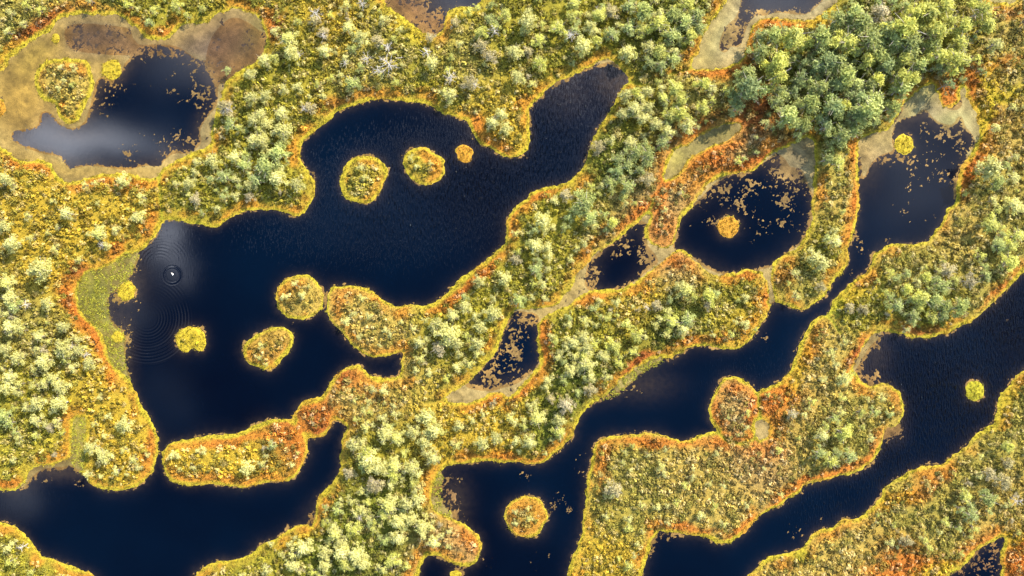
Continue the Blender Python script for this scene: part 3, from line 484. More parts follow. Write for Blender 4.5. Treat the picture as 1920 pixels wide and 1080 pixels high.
# wind ripples: long thin crests
mp = N.new('ShaderNodeMapping'); mp.inputs['Rotation'].default_value = (0, 0, math.radians(-22)); mp.inputs['Scale'].default_value = (2.2, .5, 1)
L.new(pos, mp.inputs['Vector']); wv = N.new('ShaderNodeTexNoise'); wv.inputs['Scale'].default_value = 1.5; wv.inputs['Detail'].default_value = 2; L.new(mp.outputs[0], wv.inputs['Vector'])
hgt = nm('MULTIPLY', nm('ADD', nm('POWER', wv.outputs['Fac'], 2.0), nm('MULTIPLY', nm('POWER', wv.outputs['Fac'], 7.0), 26.0)), nm('MULTIPLY', awav.outputs['Fac'], .14))
# ring waves spreading from the swimming bird
sp = N.new('ShaderNodeSeparateXYZ'); L.new(pos, sp.inputs[0])
def rings(cx, cy, r0, r1, lam, amp, ang=None, awid=1.2):
    dx = nm('SUBTRACT', sp.outputs[0], float(wx(cx))); dy = nm('SUBTRACT', sp.outputs[1], float(wy(cy)))
    r = nm('SQRT', nm('ADD', nm('MULTIPLY', dx, dx), nm('MULTIPLY', dy, dy)))
    mid = (r0+r1)/2*S; hw = (r1-r0)/2*S
    e = nm('EXPONENT', nm('MULTIPLY', nm('POWER', nm('ABSOLUTE', nm('DIVIDE', nm('SUBTRACT', r, mid), hw)), 4), -1))
    w = nm('MULTIPLY', nm('SINE', nm('MULTIPLY', r, 2*math.pi/(lam*S))), e)
    if ang is not None:
        a = nm('ARCTAN2', dy, dx); da = nm('DIVIDE', nm('SUBTRACT', a, ang), awid)
        w = nm('MULTIPLY', w, nm('EXPONENT', nm('MULTIPLY', nm('MULTIPLY', da, da), -1)))
    return nm('MULTIPLY', w, amp)
h2 = nm('ADD', rings(323, 516, 12, 20, 6.5, .0035), rings(276, 597, 54, 86, 6.0, .010, math.radians(-60), 1.1))
h2 = nm('ADD', h2, rings(276, 597, 20, 60, 5.5, .0016, math.radians(-60), 2.0)); h2 = nm('ADD', h2, rings(300, 500, 20, 60, 6, .0016, math.radians(100), .9))
bp = N.new('ShaderNodeBump'); bp.inputs['Strength'].default_value = 1; bp.inputs['Distance'].default_value = 1.0
L.new(nm('ADD', hgt, h2), bp.inputs['Height']); L.new(bp.outputs[0], b.inputs['Normal'])
put(add_obj('water', mesh_from('water', Vw, grid_faces(np.ones((hh_-1, ww_-1), bool), ww_), None, True, {'shallow': sub[sl].ravel(), 'wave': wav[sl].ravel()}), [mw]), kind='structure')

# ------------------------------------------------------------------ leaf sheets
def leaves(P, D, Lh, Wd, colr, r, Nr=None):
    """quads centred at P, long axis D (unit), length Lh, width Wd, facing Nr when given"""
    n = len(P); rv = r.normal(size=(n, 3)) if Nr is None else Nr; side = np.cross(D, rv); side /= np.linalg.norm(side, axis=1)[:, None]+1e-9
    a = D*(Lh*.5)[:, None]; s = side*(Wd*.5)[:, None]
    Vv = np.stack([P-a-s, P-a+s, P+a+s*.6, P+a-s*.6], 1).reshape(-1, 3)
    return Vv, np.arange(4*n).reshape(n, 4), np.repeat(colr, 4, 0)
def unit(v): return v/(np.linalg.norm(v, axis=1)[:, None]+1e-9)
ISID = isl_near
def scatter(n, dens_f):
    px = rng.uniform(X0+4, X1-4, n); py = rng.uniform(Y0+4, Y1-4, n); keep = rng.random(n) < dens_f(px, py)
    return px[keep], py[keep]
def split_out(name, px, py, per, Vv, F, Cc, mat, label, cat_):
    """one sheet for the main land, one part for each islet"""
    ids = ISID[((py-Y0)/STEP).astype(int), ((px-X0)/STEP).astype(int)]; idf = np.repeat(ids, per)
    for k in np.unique(ids):
        v, f, c = compact(Vv, F[idf == k], Cc)
        if k == 0: put(add_obj(name, mesh_from(name, v, f, c), [mat]), label, cat_, kind='stuff')
        else:
            e = islet_obj[k-1]; v = v-np.array([e.location.x, e.location.y, 0]); put(add_obj(name, mesh_from(name, v, f, c), [mat], e), kind='stuff')
# heath shrubs: small irregular cushions
def heath():
    dfun = lambda x, y: sstep(sample(sd, x, y), 8, 20)*np.clip(fbm(x, y, 22, 88, 3)*2.3-.35, .25, 1)*(1-sample(groove, x, y)).clip(0, 1)*(sample(iheath, x, y) > .3)
    px, py = scatter(110000, dfun); n = len(px); K = 15
    rad = rng.uniform(.26, .78, n)*(.8+.5*vnoise(px, py, 30, 12)); z0 = sample(z, px, py)
    base = sample(col, px, py)
    t = rng.random(n); tone = np.where(t < .2, 2.3, np.where(t < .68, 1.68, 1.08))*rng.uniform(.85, 1.15, n)
    paler = srgb(236, 216, 160)*ALB; browner = srgb(120, 96, 48)*ALB
    cc = base*tone[:, None]; cc = np.where((t < .16)[:, None], cc*.5+paler*.75, cc); cc = np.where((t > .8)[:, None], cc*.6+browner*.4, cc)
    D = unit(rng.normal(size=(n*K, 3))+np.array([0, 0, .9])); D[:, 2] = np.abs(D[:, 2]); R = np.repeat(rad, K)
    P = np.stack([np.repeat(wx(px), K), np.repeat(wy(py), K), np.repeat(z0, K)], 1)+D*(R*rng.uniform(.45, 1, n*K))[:, None]*np.array([1, 1, .95])
    lc = np.repeat(cc, K, 0)*rng.uniform(.75, 1.25, n*K)[:, None]
    Nn = unit(D+rng.normal(size=(n*K, 3))*.45); ax = unit(np.cross(Nn, rng.normal(size=(n*K, 3))))
    Vv, F, Cc = leaves(P, ax, R*rng.uniform(.5, .9, n*K), R*rng.uniform(.35, .6, n*K), lc, rng, Nn)
    split_out('heather', px, py, K, Vv, F, Cc, M_heath, 'knee-high heather and dwarf shrubs covering the peat between the pools', 'heather')
heath()
def scrub():
    dfun = lambda x, y: sstep(sample(sd, x, y), 14, 26)*np.clip(fbm(x, y, 40, 188, 3)*2.6-.6, .08, 1)*(1-sample(groove, x, y)).clip(0, 1)*(sample(iheath, x, y) > .3)
    px, py = scatter(24000, dfun); n = len(px); K = 72
    rad = rng.uniform(.55, 1.35, n); z0 = sample(z, px, py); base = sample(heathc*ALB, px, py)
    t = rng.random(n)[:, None]; oliv = srgb(150, 146, 62)*ALB; khk = srgb(206, 184, 112)*ALB; dk = srgb(118, 116, 58)*ALB
    cc = np.where(t < .45, base*.5+oliv*.75, np.where(t < .72, base*.5+khk*.85, np.where(t < .9, base*1.3, base*.3+dk*.7)))*rng.uniform(.85, 1.25, n)[:, None]
    D = unit(rng.normal(size=(n*K, 3))+np.array([0, 0, .9])); D[:, 2] = np.abs(D[:, 2]); R = np.repeat(rad, K); th = np.arctan2(D[:, 1], D[:, 0]); ph = np.repeat(rng.uniform(0, 6.28, n), K)
    lob = 1+.28*np.sin(3*th+ph)+.18*np.sin(5*th+2*ph)
    P = np.stack([np.repeat(wx(px), K), np.repeat(wy(py), K), np.repeat(z0, K)], 1)+D*(R*lob*rng.uniform(.35, 1, n*K))[:, None]*np.array([1, 1, .75])
    Nn = unit(D+rng.normal(size=(n*K, 3))*.5); ax = unit(np.cross(Nn, rng.normal(size=(n*K, 3))))
    Vv, F, Cc = leaves(P, ax, rng.uniform(.22, .5, n*K), rng.uniform(.12, .3, n*K), np.repeat(cc, K, 0)*rng.uniform(.78, 1.22, n*K)[:, None], rng, Nn)
    split_out('scrub', px, py, K, Vv, F, Cc, M_heath, 'waist-high olive and khaki scrub in rounded clumps between the pines', 'scrub')
scrub()
def sedge():
    dfun = lambda x, y: np.maximum(.12*(sample(sd, x, y) > -7)*(fbm(x, y, 20, 66, 2) > .5), sstep(sample(sd, x, y), -1.5, 1.5))*(1-sstep(sample(sd, x, y), 16, 34)*.9)*(1-.6*sample(groove, x, y))
    px, py = scatter(230000, dfun); n = len(px); K = 7
    REED = fill(MATPOLY[7][0]) | fill(MATPOLY[9][0]) | fill(MATPOLY[13][0]) | fill(MATPOLY[14][0]); rf = (REED & (sd < 3)).astype(np.float32)
    qx_, qy_ = scatter(520000, lambda x, y: (sample(rf, x, y) > .5)*(fbm(x, y, 9, 93, 3) > .42)); isq = np.r_[np.zeros(len(px), bool), np.ones(len(qx_), bool)]
    px = np.r_[px, qx_]; py = np.r_[py, qy_]; n = len(px)
    z0 = np.where(isq, .02, sample(z, px, py)); base = np.where(isq[:, None], (C['lime']*1.1+C['khaki']*.6)*ALB, sample(col, px, py))*rng.uniform(.55, 1.2, n)[:, None]
    k3 = np.where(rng.random(n) < .25, 1, 0)[:, None]; base = base*(1-k3*.5)+k3*.5*base[rng.permutation(n)]
    D = unit(rng.normal(size=(n*K, 3))*np.array([1, 1, .3])+np.array([0, 0, .75])); hl = rng.uniform(.16, .42, n*K)
    P = np.stack([np.repeat(wx(px), K), np.repeat(wy(py), K), np.repeat(z0, K)], 1)+rng.normal(size=(n*K, 3))*np.array([.09, .09, .01])+D*(hl*.45)[:, None]
    Vv, F, Cc = leaves(P, D, hl, rng.uniform(.05, .11, n*K), np.repeat(base, K, 0)*rng.uniform(.8, 1.2, n*K)[:, None], rng)
    split_out('sedge', px, py, K, Vv, F, Cc, M_sedge, 'yellow and orange sedge fringing every shore', 'sedge')
sedge()

# ------------------------------------------------------------------ trees
def tube(p0, p1, r0, r1, n=6):
    p0 = np.array(p0, float); p1 = np.array(p1, float); d = p1-p0; d /= np.linalg.norm(d)+1e-9
    u = np.cross(d, [0, 0, 1.] if abs(d[2]) < .9 else [1., 0, 0]); u /= np.linalg.norm(u); w = np.cross(d, u)
    an = np.arange(n)*2*math.pi/n; ring = np.cos(an)[:, None]*u+np.sin(an)[:, None]*w
    Vv = np.concatenate([p0+ring*r0, p1+ring*r1]); i = np.arange(n); j = (i+1) % n
    return Vv, np.stack([i, j, j+n, i+n], 1)
def join(parts):
    Vs, Fs, o = [], [], 0
    for a, f in parts: Vs.append(a); Fs.append(f+o); o += len(a)
    return np.concatenate(Vs), np.concatenate(Fs)
TONES = {k: v*1.62 for k, v in {'pale': srgb(220,214,128), 'lime': srgb(210,208,104), 'green': srgb(184,190,110), 'deep': srgb(158,170,104), 'grey': srgb(194,180,132)}.items()}
def crown_geo(tone, seed, big=False, per=34, nl=None):
    """unit crown: radius 1 horizontally, trunk base at z=0, top near z=2.5"""
    r = np.random.default_rng(seed); nl = nl or (17 if big else 12)
    top = 2.55; Ps, Ds, Cs, Ls, Ns = [], [], [], [], []; cents = []
    for k in range(nl):
        if k == 0: c = np.array([r.normal()*.08, r.normal()*.08, top-.35]); rr = .46
        else:
            a = k*2.399+r.uniform(-.5, .5); q = r.uniform(.38, .92) if k < nl*.7 else r.uniform(.12, .5)
            c = np.array([math.cos(a)*q, math.sin(a)*q, top-.45-q*r.uniform(.5, 1.1)]); rr = r.uniform(.19, .38)*(.92 if big else 1)
        cents.append((c, rr)); n = int(1.75*per*(rr/.32)**1.5)
        D = unit(r.normal(size=(n, 3))+np.array([0, 0, .35])); rad = np.where(r.random(n) < .2, r.uniform(1.0, 1.5, n), r.uniform(.35, 1.05, n))*rr
        Ps.append(c+D*rad[:, None]*np.array([1, 1, .72])); Ns.append(unit(D+r.normal(size=(n, 3))*.5+np.array([0, 0, .15]))); Ds.append(unit(np.cross(Ns[-1], r.normal(size=(n, 3)))+D*.5))
        sh = r.uniform(.82, 1.18); Cs.append(np.tile(tone*ALB*sh, (n, 1))*r.uniform(.82, 1.16, n)[:, None]*np.array([1, 1, r.uniform(.85, 1.15)]))
        Ls.append(np.full(n, rr))
    P = np.concatenate(Ps); D = np.concatenate(Ds); Cc = np.concatenate(Cs); R = np.concatenate(Ls)
    Vv, F, Cl = leaves(P, D, R*r.uniform(.34, .6, len(P)), R*r.uniform(.16, .30, len(P)), Cc, r, np.concatenate(Ns))
    return Vv, F, Cl, cents
def trunk_geo(seed, cents, dead=False):
    r = np.random.default_rng(seed+999); parts = []; z1 = 2.2
    pts = [np.array([0, 0, -.15]), np.array([r.normal()*.05, r.normal()*.05, .9]), np.array([r.normal()*.07, r.normal()*.07, 1.6]), np.array([cents[0][0][0], cents[0][0][1], z1])]
    rd = [.085, .06, .042, .02]
    for i in range(3): parts.append(tube(pts[i], pts[i+1], rd[i], rd[i+1], 7))
    for c, rr in cents[1:]:
        t = np.clip((c[2]-.45-.9)/(z1-.9), 0, .9); s = pts[1]+(pts[3]-pts[1])*t
        mid = (s+c)/2+np.array([0, 0, -.06]); parts.append(tube(s, mid, .03, .02, 5)); parts.append(tube(mid, c, .02, .008, 5))
    for k in range(9 if seed % 2 else 4):
        a = r.uniform(0, 6.28); s = pts[1]+(pts[3]-pts[1])*r.uniform(.2, 1.05); e = s+np.array([math.cos(a), math.sin(a), r.uniform(.1, .6)])*r.uniform(.6, 1.1); parts.append(tube(s, e, .022, .007, 4))
    return join(parts)
bark = srgb(206,192,170)*ALB*1.1
# --- crown positions read from the photo: x, y, crown radius in px, tone (p pale, l lime, g green, d deep green, y grey half-withered)
T = """20,25,10,p;50,10,11,l;15,60,9,p;45,45,9,p;75,20,9,l;278,42,10,g;240,10,10,l;290,20,11,l;330,10,12,l;350,30,9,l;380,15,10,l;115,128,8,p;138,125,9,p;122,150,6,p;110,165,6,p;135,160,6,l
470,140,12,p;425,130,9,g;420,200,15,y;432,232,14,g;470,185,14,p;475,225,14,p;478,265,14,p;440,295,14,p;400,300,13,p;460,310,14,g;370,305,10,p;365,322,9,p;420,330,14,g;330,345,9,p;355,345,12,p;230,340,14,p;10,335,13,p;25,347,9,p;160,347,9,p;470,345,12,p;395,335,11,g;450,350,10,g
540,73,16,p;547,100,15,p;497,113,14,p;512,108,11,l;607,97,14,p;647,110,11,p;718,38,11,p;653,50,12,p;677,70,14,p;607,60,10,y;590,37,11,y;660,157,15,g;597,160,9,l;557,163,11,p;533,167,11,p;497,180,12,p;608,180,9,p;580,203,10,y;530,213,14,p;487,217,14,p;530,250,18,p;490,267,16,p;523,287,18,g;500,310,21,g;520,333,18,p;557,347,13,p;480,335,14,g;500,233,12,p;623,147,9,l;737,73,10,l;710,77,10,y;807,70,9,y;810,117,14,p;847,107,9,l;853,43,9,y;905,60,12,l;903,87,12,y;863,83,9,p;920,107,12,y;947,30,13,l;880,20,10,l;895,13,9,l;843,180,13,p;833,172,10,p;880,157,14,y;840,133,10,l;923,233,14,p;940,217,13,p;947,242,12,p;957,97,11,p;743,153,10,l;677,313,8,p;683,333,7,p;770,297,7,p;780,313,6,p;808,307,6,p;515,60,11,p;560,40,10,l;620,30,9,l;650,12,11,p;640,140,9,p
990,37,18,p;967,100,14,p;970,147,14,p;1013,117,13,l;997,157,9,p;990,97,10,y;1047,53,15,l;1073,30,13,l;1107,50,14,p;1123,27,15,l;1093,83,17,p;1120,77,13,l;1147,63,14,g;1147,20,13,y;1010,77,12,l;1077,7,12,l;1177,97,15,p;1192,105,11,l;1217,87,13,p;1237,97,15,l;1220,118,12,g;1240,123,12,g;1263,110,14,g;1207,20,20,g;1237,47,19,l;1260,30,17,g;1283,40,18,g;1307,30,15,g;1260,67,18,g;1293,70,16,l;1313,50,13,g;1287,10,15,l;1180,50,14,g;1200,60,13,l;1180,10,14,g
1173,180,14,p;1193,173,13,l;1213,173,12,p;1243,183,12,l;1267,167,15,l;1277,187,15,l;1320,157,15,l;1333,167,12,p;1360,170,11,l;1317,200,13,l;1335,190,11,l;1190,203,15,p;1213,203,14,p;1170,213,13,p;1207,220,14,p;1230,233,14,p;1255,215,14,l;1280,213,18,l;1287,235,15,p;1250,247,14,p;1147,263,11,p;1123,277,11,y;1183,267,12,p;1243,267,14,g;1160,297,13,g;1190,287,15,g;1213,293,17,g;1177,310,14,g;1158,322,13,d;1143,343,12,g;1110,350,10,l;1177,347,14,g;1213,337,12,y;1200,320,12,g;1407,163,24,d;1403,140,16,g;1427,97,17,g;1383,200,13,d;1308,238,7,p;1383,303,9,l;1418,287,7,g;1435,230,10,p;1418,258,6,p
1453,67,17,g;1490,73,22,l;1513,83,15,l;1460,110,21,l;1460,147,19,l;1547,70,21,g;1587,77,21,l;1603,20,19,g;1653,27,17,y;1617,43,19,g;1637,77,23,g;1627,117,17,l;1650,100,18,g;1697,50,26,l;1680,75,20,g;1707,83,21,g;1697,107,17,l;1717,20,19,l;1740,22,19,l;1757,60,21,l;1760,103,18,l;1773,13,17,l;1793,110,19,l;1807,117,14,l;1830,110,11,l;1800,83,17,l;1807,47,17,l;1840,20,18,l;1867,83,13,p;1853,47,15,l;1693,143,19,l;1713,147,15,l;1725,120,15,g;1693,167,17,g;1647,150,14,l;1630,160,13,g;1553,113,19,d;1575,118,17,g;1590,143,19,g;1602,155,14,g;1567,160,15,d;1537,163,15,g;1500,147,14,d;1567,200,19,d;1583,195,14,l;1630,207,24,g;1640,187,17,g;1607,217,17,d;1483,217,21,g;1517,193,19,g;1507,235,15,g;1550,237,14,d;1577,257,17,g;1600,247,13,g;1497,253,11,g;1470,180,13,g;1553,297,12,g;1573,303,13,l;1557,280,11,g;1673,200,15,g;1670,220,10,g;1745,85,16,g;1665,125,16,d;1610,180,15,d;1535,125,15,d;1570,40,17,g;1660,60,17,d;1780,40,16,l
1867,240,10,p;1857,313,18,p;1870,343,15,g;1900,333,12,p;1900,293,11,p;1885,310,11,g;1897,200,9,p
53,405,10,p;127,400,13,p;100,377,7,p;260,407,13,p;267,370,11,p;187,437,15,p;200,460,10,p;23,457,16,p;7,423,12,p;217,432,9,p;103,467,9,p;110,427,8,p;60,447,9,p;77,507,20,p;13,530,15,p;20,557,14,p;27,573,12,g;87,570,12,p;150,487,8,p;20,613,16,p;42,620,11,p;73,630,13,p;117,613,12,p;147,637,9,p;117,657,18,p;33,673,14,p;150,657,12,p;167,683,12,p;80,677,15,p;66,693,11,p;10,653,12,p;100,710,12,p;20,707,13,p;137,690,10,p;367,373,10,y;380,400,8,g;407,390,9,p;420,370,11,g;443,367,10,p;467,370,9,y
553,533,9,p;568,553,8,p;530,557,8,p;680,560,9,p;650,602,10,p;693,593,9,p;663,587,9,p;733,627,9,p;723,618,8,p;753,603,6,p;713,647,6,p;673,633,7,p;777,617,8,p;947,523,13,p;897,527,12,p;870,557,11,g;873,577,12,p;927,560,9,p;923,590,16,p;847,590,12,p;823,607,12,p;900,613,13,p;840,630,20,p;823,653,14,y;853,643,14,p;893,643,14,p;895,662,11,p;860,663,10,p;787,643,12,p;800,637,9,p;790,673,10,p;857,690,12,p;880,683,11,p;807,700,10,p;780,693,8,p;837,710,9,l;890,593,9,p;490,647,8,p;500,683,6,p;487,671,6,p
1040,377,11,p;1093,383,20,g;1107,407,15,g;1113,423,10,p;1133,403,11,g;1147,417,13,l;1017,413,15,p;1003,430,12,g;1037,427,8,p;1060,367,11,y;1170,370,10,l;1190,380,8,l;1003,460,15,p;1027,463,12,p;1030,480,11,p;1010,487,11,g;1007,507,13,g;1027,503,10,p;1097,457,12,p;1083,465,8,p;1070,487,8,p;1020,533,11,p;1000,533,8,l;973,563,13,g;997,557,8,p;1020,560,9,p;967,487,9,y;1247,393,7,p
1287,543,16,p;1300,557,12,l;1270,537,10,p;1330,557,15,l;1342,550,10,g;1327,573,9,y;1257,563,10,g;1230,573,9,y;1253,583,11,p;1260,603,14,l;1290,600,14,g;1280,620,13,p;1237,597,9,p;1157,567,9,p;1123,563,8,p;1140,597,12,l;1173,607,12,l;1193,627,13,l;1187,660,12,l;1097,600,12,p;1067,607,9,p;1093,633,13,p;1077,643,13,p;1100,653,13,p;1115,645,11,l;1043,640,12,l;1033,630,9,p;1147,647,13,l;1133,667,13,p;1157,660,12,l;1117,610,9,p;1053,660,9,p;1047,670,11,p;1100,680,15,p;1070,693,13,p;1077,668,11,p;1107,707,12,p;1137,707,12,p;1160,680,11,l;1057,713,12,g;1027,713,12,p;1210,630,8,p;1397,557,9,p;1397,607,12,p;1373,627,10,l;1380,603,7,p;1417,617,6,l;1383,563,6,l;1337,627,8,p
1490,513,12,p;1527,483,14,p;1540,490,14,p;1535,502,10,p;1563,453,13,p;1567,432,8,p;1550,448,10,g;1540,537,9,y;1493,557,10,p;1580,397,7,l;1478,530,6,l;1860,377,12,p;1903,387,16,p;1857,420,18,l;1877,440,11,g;1907,443,14,l;1873,460,15,g;1890,460,14,l;1837,480,12,l;1893,490,18,l;1845,500,12,g;1777,507,14,y;1767,490,8,l;1817,527,14,y;1847,517,12,g;1680,523,12,g;1670,510,10,l;1700,513,12,g;1737,520,14,l;1720,530,12,p;1763,533,16,g;1790,527,12,l;1700,543,14,l;1727,560,17,l;1753,560,17,g;1770,573,16,g;1800,577,18,g;1680,573,14,g;1713,590,14,g;1722,578,12,l;1747,593,13,l;1767,590,13,g;1700,617,9,p;1660,547,9,l;1593,577,9,y;1620,580,9,y;1557,660,12,p;1583,640,9,p;1583,710,13,p;1593,703,10,l;1543,713,9,p;1567,683,9,p
117,727,14,p;73,757,14,p;113,757,16,p;50,763,12,p;7,780,15,g;20,793,12,g;67,787,13,p;67,817,10,l;30,810,10,g;13,727,14,p;188,745,7,p;117,813,6,l;203,780,8,p;233,797,14,p;222,800,9,p;177,795,7,p;197,817,7,p;170,840,13,p;187,843,9,p;197,857,14,p;233,843,9,p;252,862,10,p;277,853,6,p;220,883,12,p;260,877,9,p;163,890,11,p;190,893,6,p;240,888,6,p;323,853,10,p;372,845,7,p;383,848,6,p;363,875,7,p;462,878,13,p;13,1027,12,p;25,1019,9,p;20,1053,12,l;57,1072,9,l
493,870,9,p;548,872,7,p;510,833,12,g;500,853,7,p;720,733,12,p;683,770,8,p;700,730,9,p;740,777,12,p;717,783,11,p;740,760,8,p;687,800,12,p;667,787,8,l;797,783,15,p;727,813,17,p;743,820,15,p;773,810,14,p;810,807,16,p;797,830,14,p;663,833,13,p;680,827,11,p;693,867,18,p;687,853,14,l;713,877,16,p;740,873,15,p;737,890,14,l;733,910,11,p;773,880,15,p;785,888,11,p;813,860,14,p;800,850,12,p;860,797,12,p;857,835,10,p;887,787,10,p;903,830,13,p;930,823,13,p;907,777,8,p;957,783,10,p;653,887,10,y;700,910,16,y;680,920,12,p;660,940,11,p;690,940,9,l;633,957,12,g;610,950,8,g;730,947,17,p;720,963,13,l;760,943,14,p;783,937,14,p;780,920,11,p;747,977,15,p;770,973,14,p;793,987,15,p;793,1003,12,p;700,993,12,l;663,993,13,l;630,1000,15,p;640,1015,12,p;747,1010,15,p;813,1017,13,p;827,1003,8,p;843,997,8,p;840,1023,7,p;567,1027,15,p;550,1040,12,p;607,1037,14,p;640,1037,16,p;667,1040,18,p;680,1053,15,p;647,1057,15,l;737,1050,14,l;720,1067,12,p;607,1060,13,p;543,1020,9,p;547,1060,13,p;500,1067,12,p;507,1020,7,p;587,1073,11,l;763,1060,10,l
963,790,11,p;983,787,9,p;1007,783,15,p;993,760,9,p;993,830,14,p;967,827,11,p;1047,787,13,p;1063,760,16,y;1047,810,14,l;1023,723,10,p;1033,747,9,y;1107,730,11,y;1083,737,9,g;1023,850,6,p;967,960,7,p;967,980,7,p;992,972,7,p;990,953,6,p
1172,847,7,p;1167,865,6,p;1248,843,7,p;1215,852,7,p;1240,873,11,p;1243,887,9,p;1153,917,14,y;1147,927,9,p;1297,893,9,p;1283,910,8,l;1330,907,7,p;1357,910,8,p;1340,947,9,l;1313,967,9,p;1357,983,8,p;1400,947,8,p;1267,943,8,l;1250,947,6,p;1233,950,8,p;1203,947,8,p;1253,980,7,p;1180,973,10,p;1177,990,10,l;1137,967,8,p;1205,997,6,p;1190,1043,8,p;1177,1060,10,l;1160,1047,6,l;1343,850,7,p;1400,773,9,l;1400,800,7,p;1365,783,6,p;1383,815,5,p
1613,773,12,l;1640,773,11,g;1653,747,9,p;1670,777,8,g;1563,783,11,g;1577,773,9,p;1583,813,17,l;1540,817,13,p;1537,850,13,g;1557,863,13,l;1570,850,10,g;1593,853,14,g;1633,823,9,p;1487,777,10,y;1523,753,9,l;1580,747,10,l;1460,843,9,l;1887,837,13,l;1890,867,11,y;1853,887,12,y;1837,893,9,p;1883,903,14,y;1853,933,15,g;1810,930,13,l;1820,967,14,g;1800,953,11,g;1853,960,9,g;1827,990,11,l;1797,990,9,g;1773,980,9,l;1700,1013,11,y;1733,1010,11,l;1670,1017,9,p;1740,1027,9,l"""
TR = []
for it in T.replace('\n', ';').split(';'):
    a, b_, c_, t_ = it.split(','); TR.append([float(a), float(b_), float(c_), t_])
DEAD = [(728,120,20),(710,133,13),(687,110,12),(677,7,12),(593,24,13),(727,90,11),(800,97,12),(927,58,12),(843,145,14),(1070,63,14),(607,66,10),(1120,22,10),(427,205,13),(572,205,9),(1487,775,9),(1907,940,11),(1775,508,10),(1153,918,9),(700,905,10),(823,655,9),(128,400,9),(190,460,9),(30,455,9),(50,570,9),(162,665,9),(135,650,8),(40,1026,9),(120,755,9),(675,970,8),(1337,165,8),(1212,575,8),(1640,20,9),(890,160,10),(960,290,0),(647,118,9),(560,100,9)]
TK = {'p': 'pale', 'l': 'lime', 'g': 'green', 'd': 'deep', 'y': 'grey'}
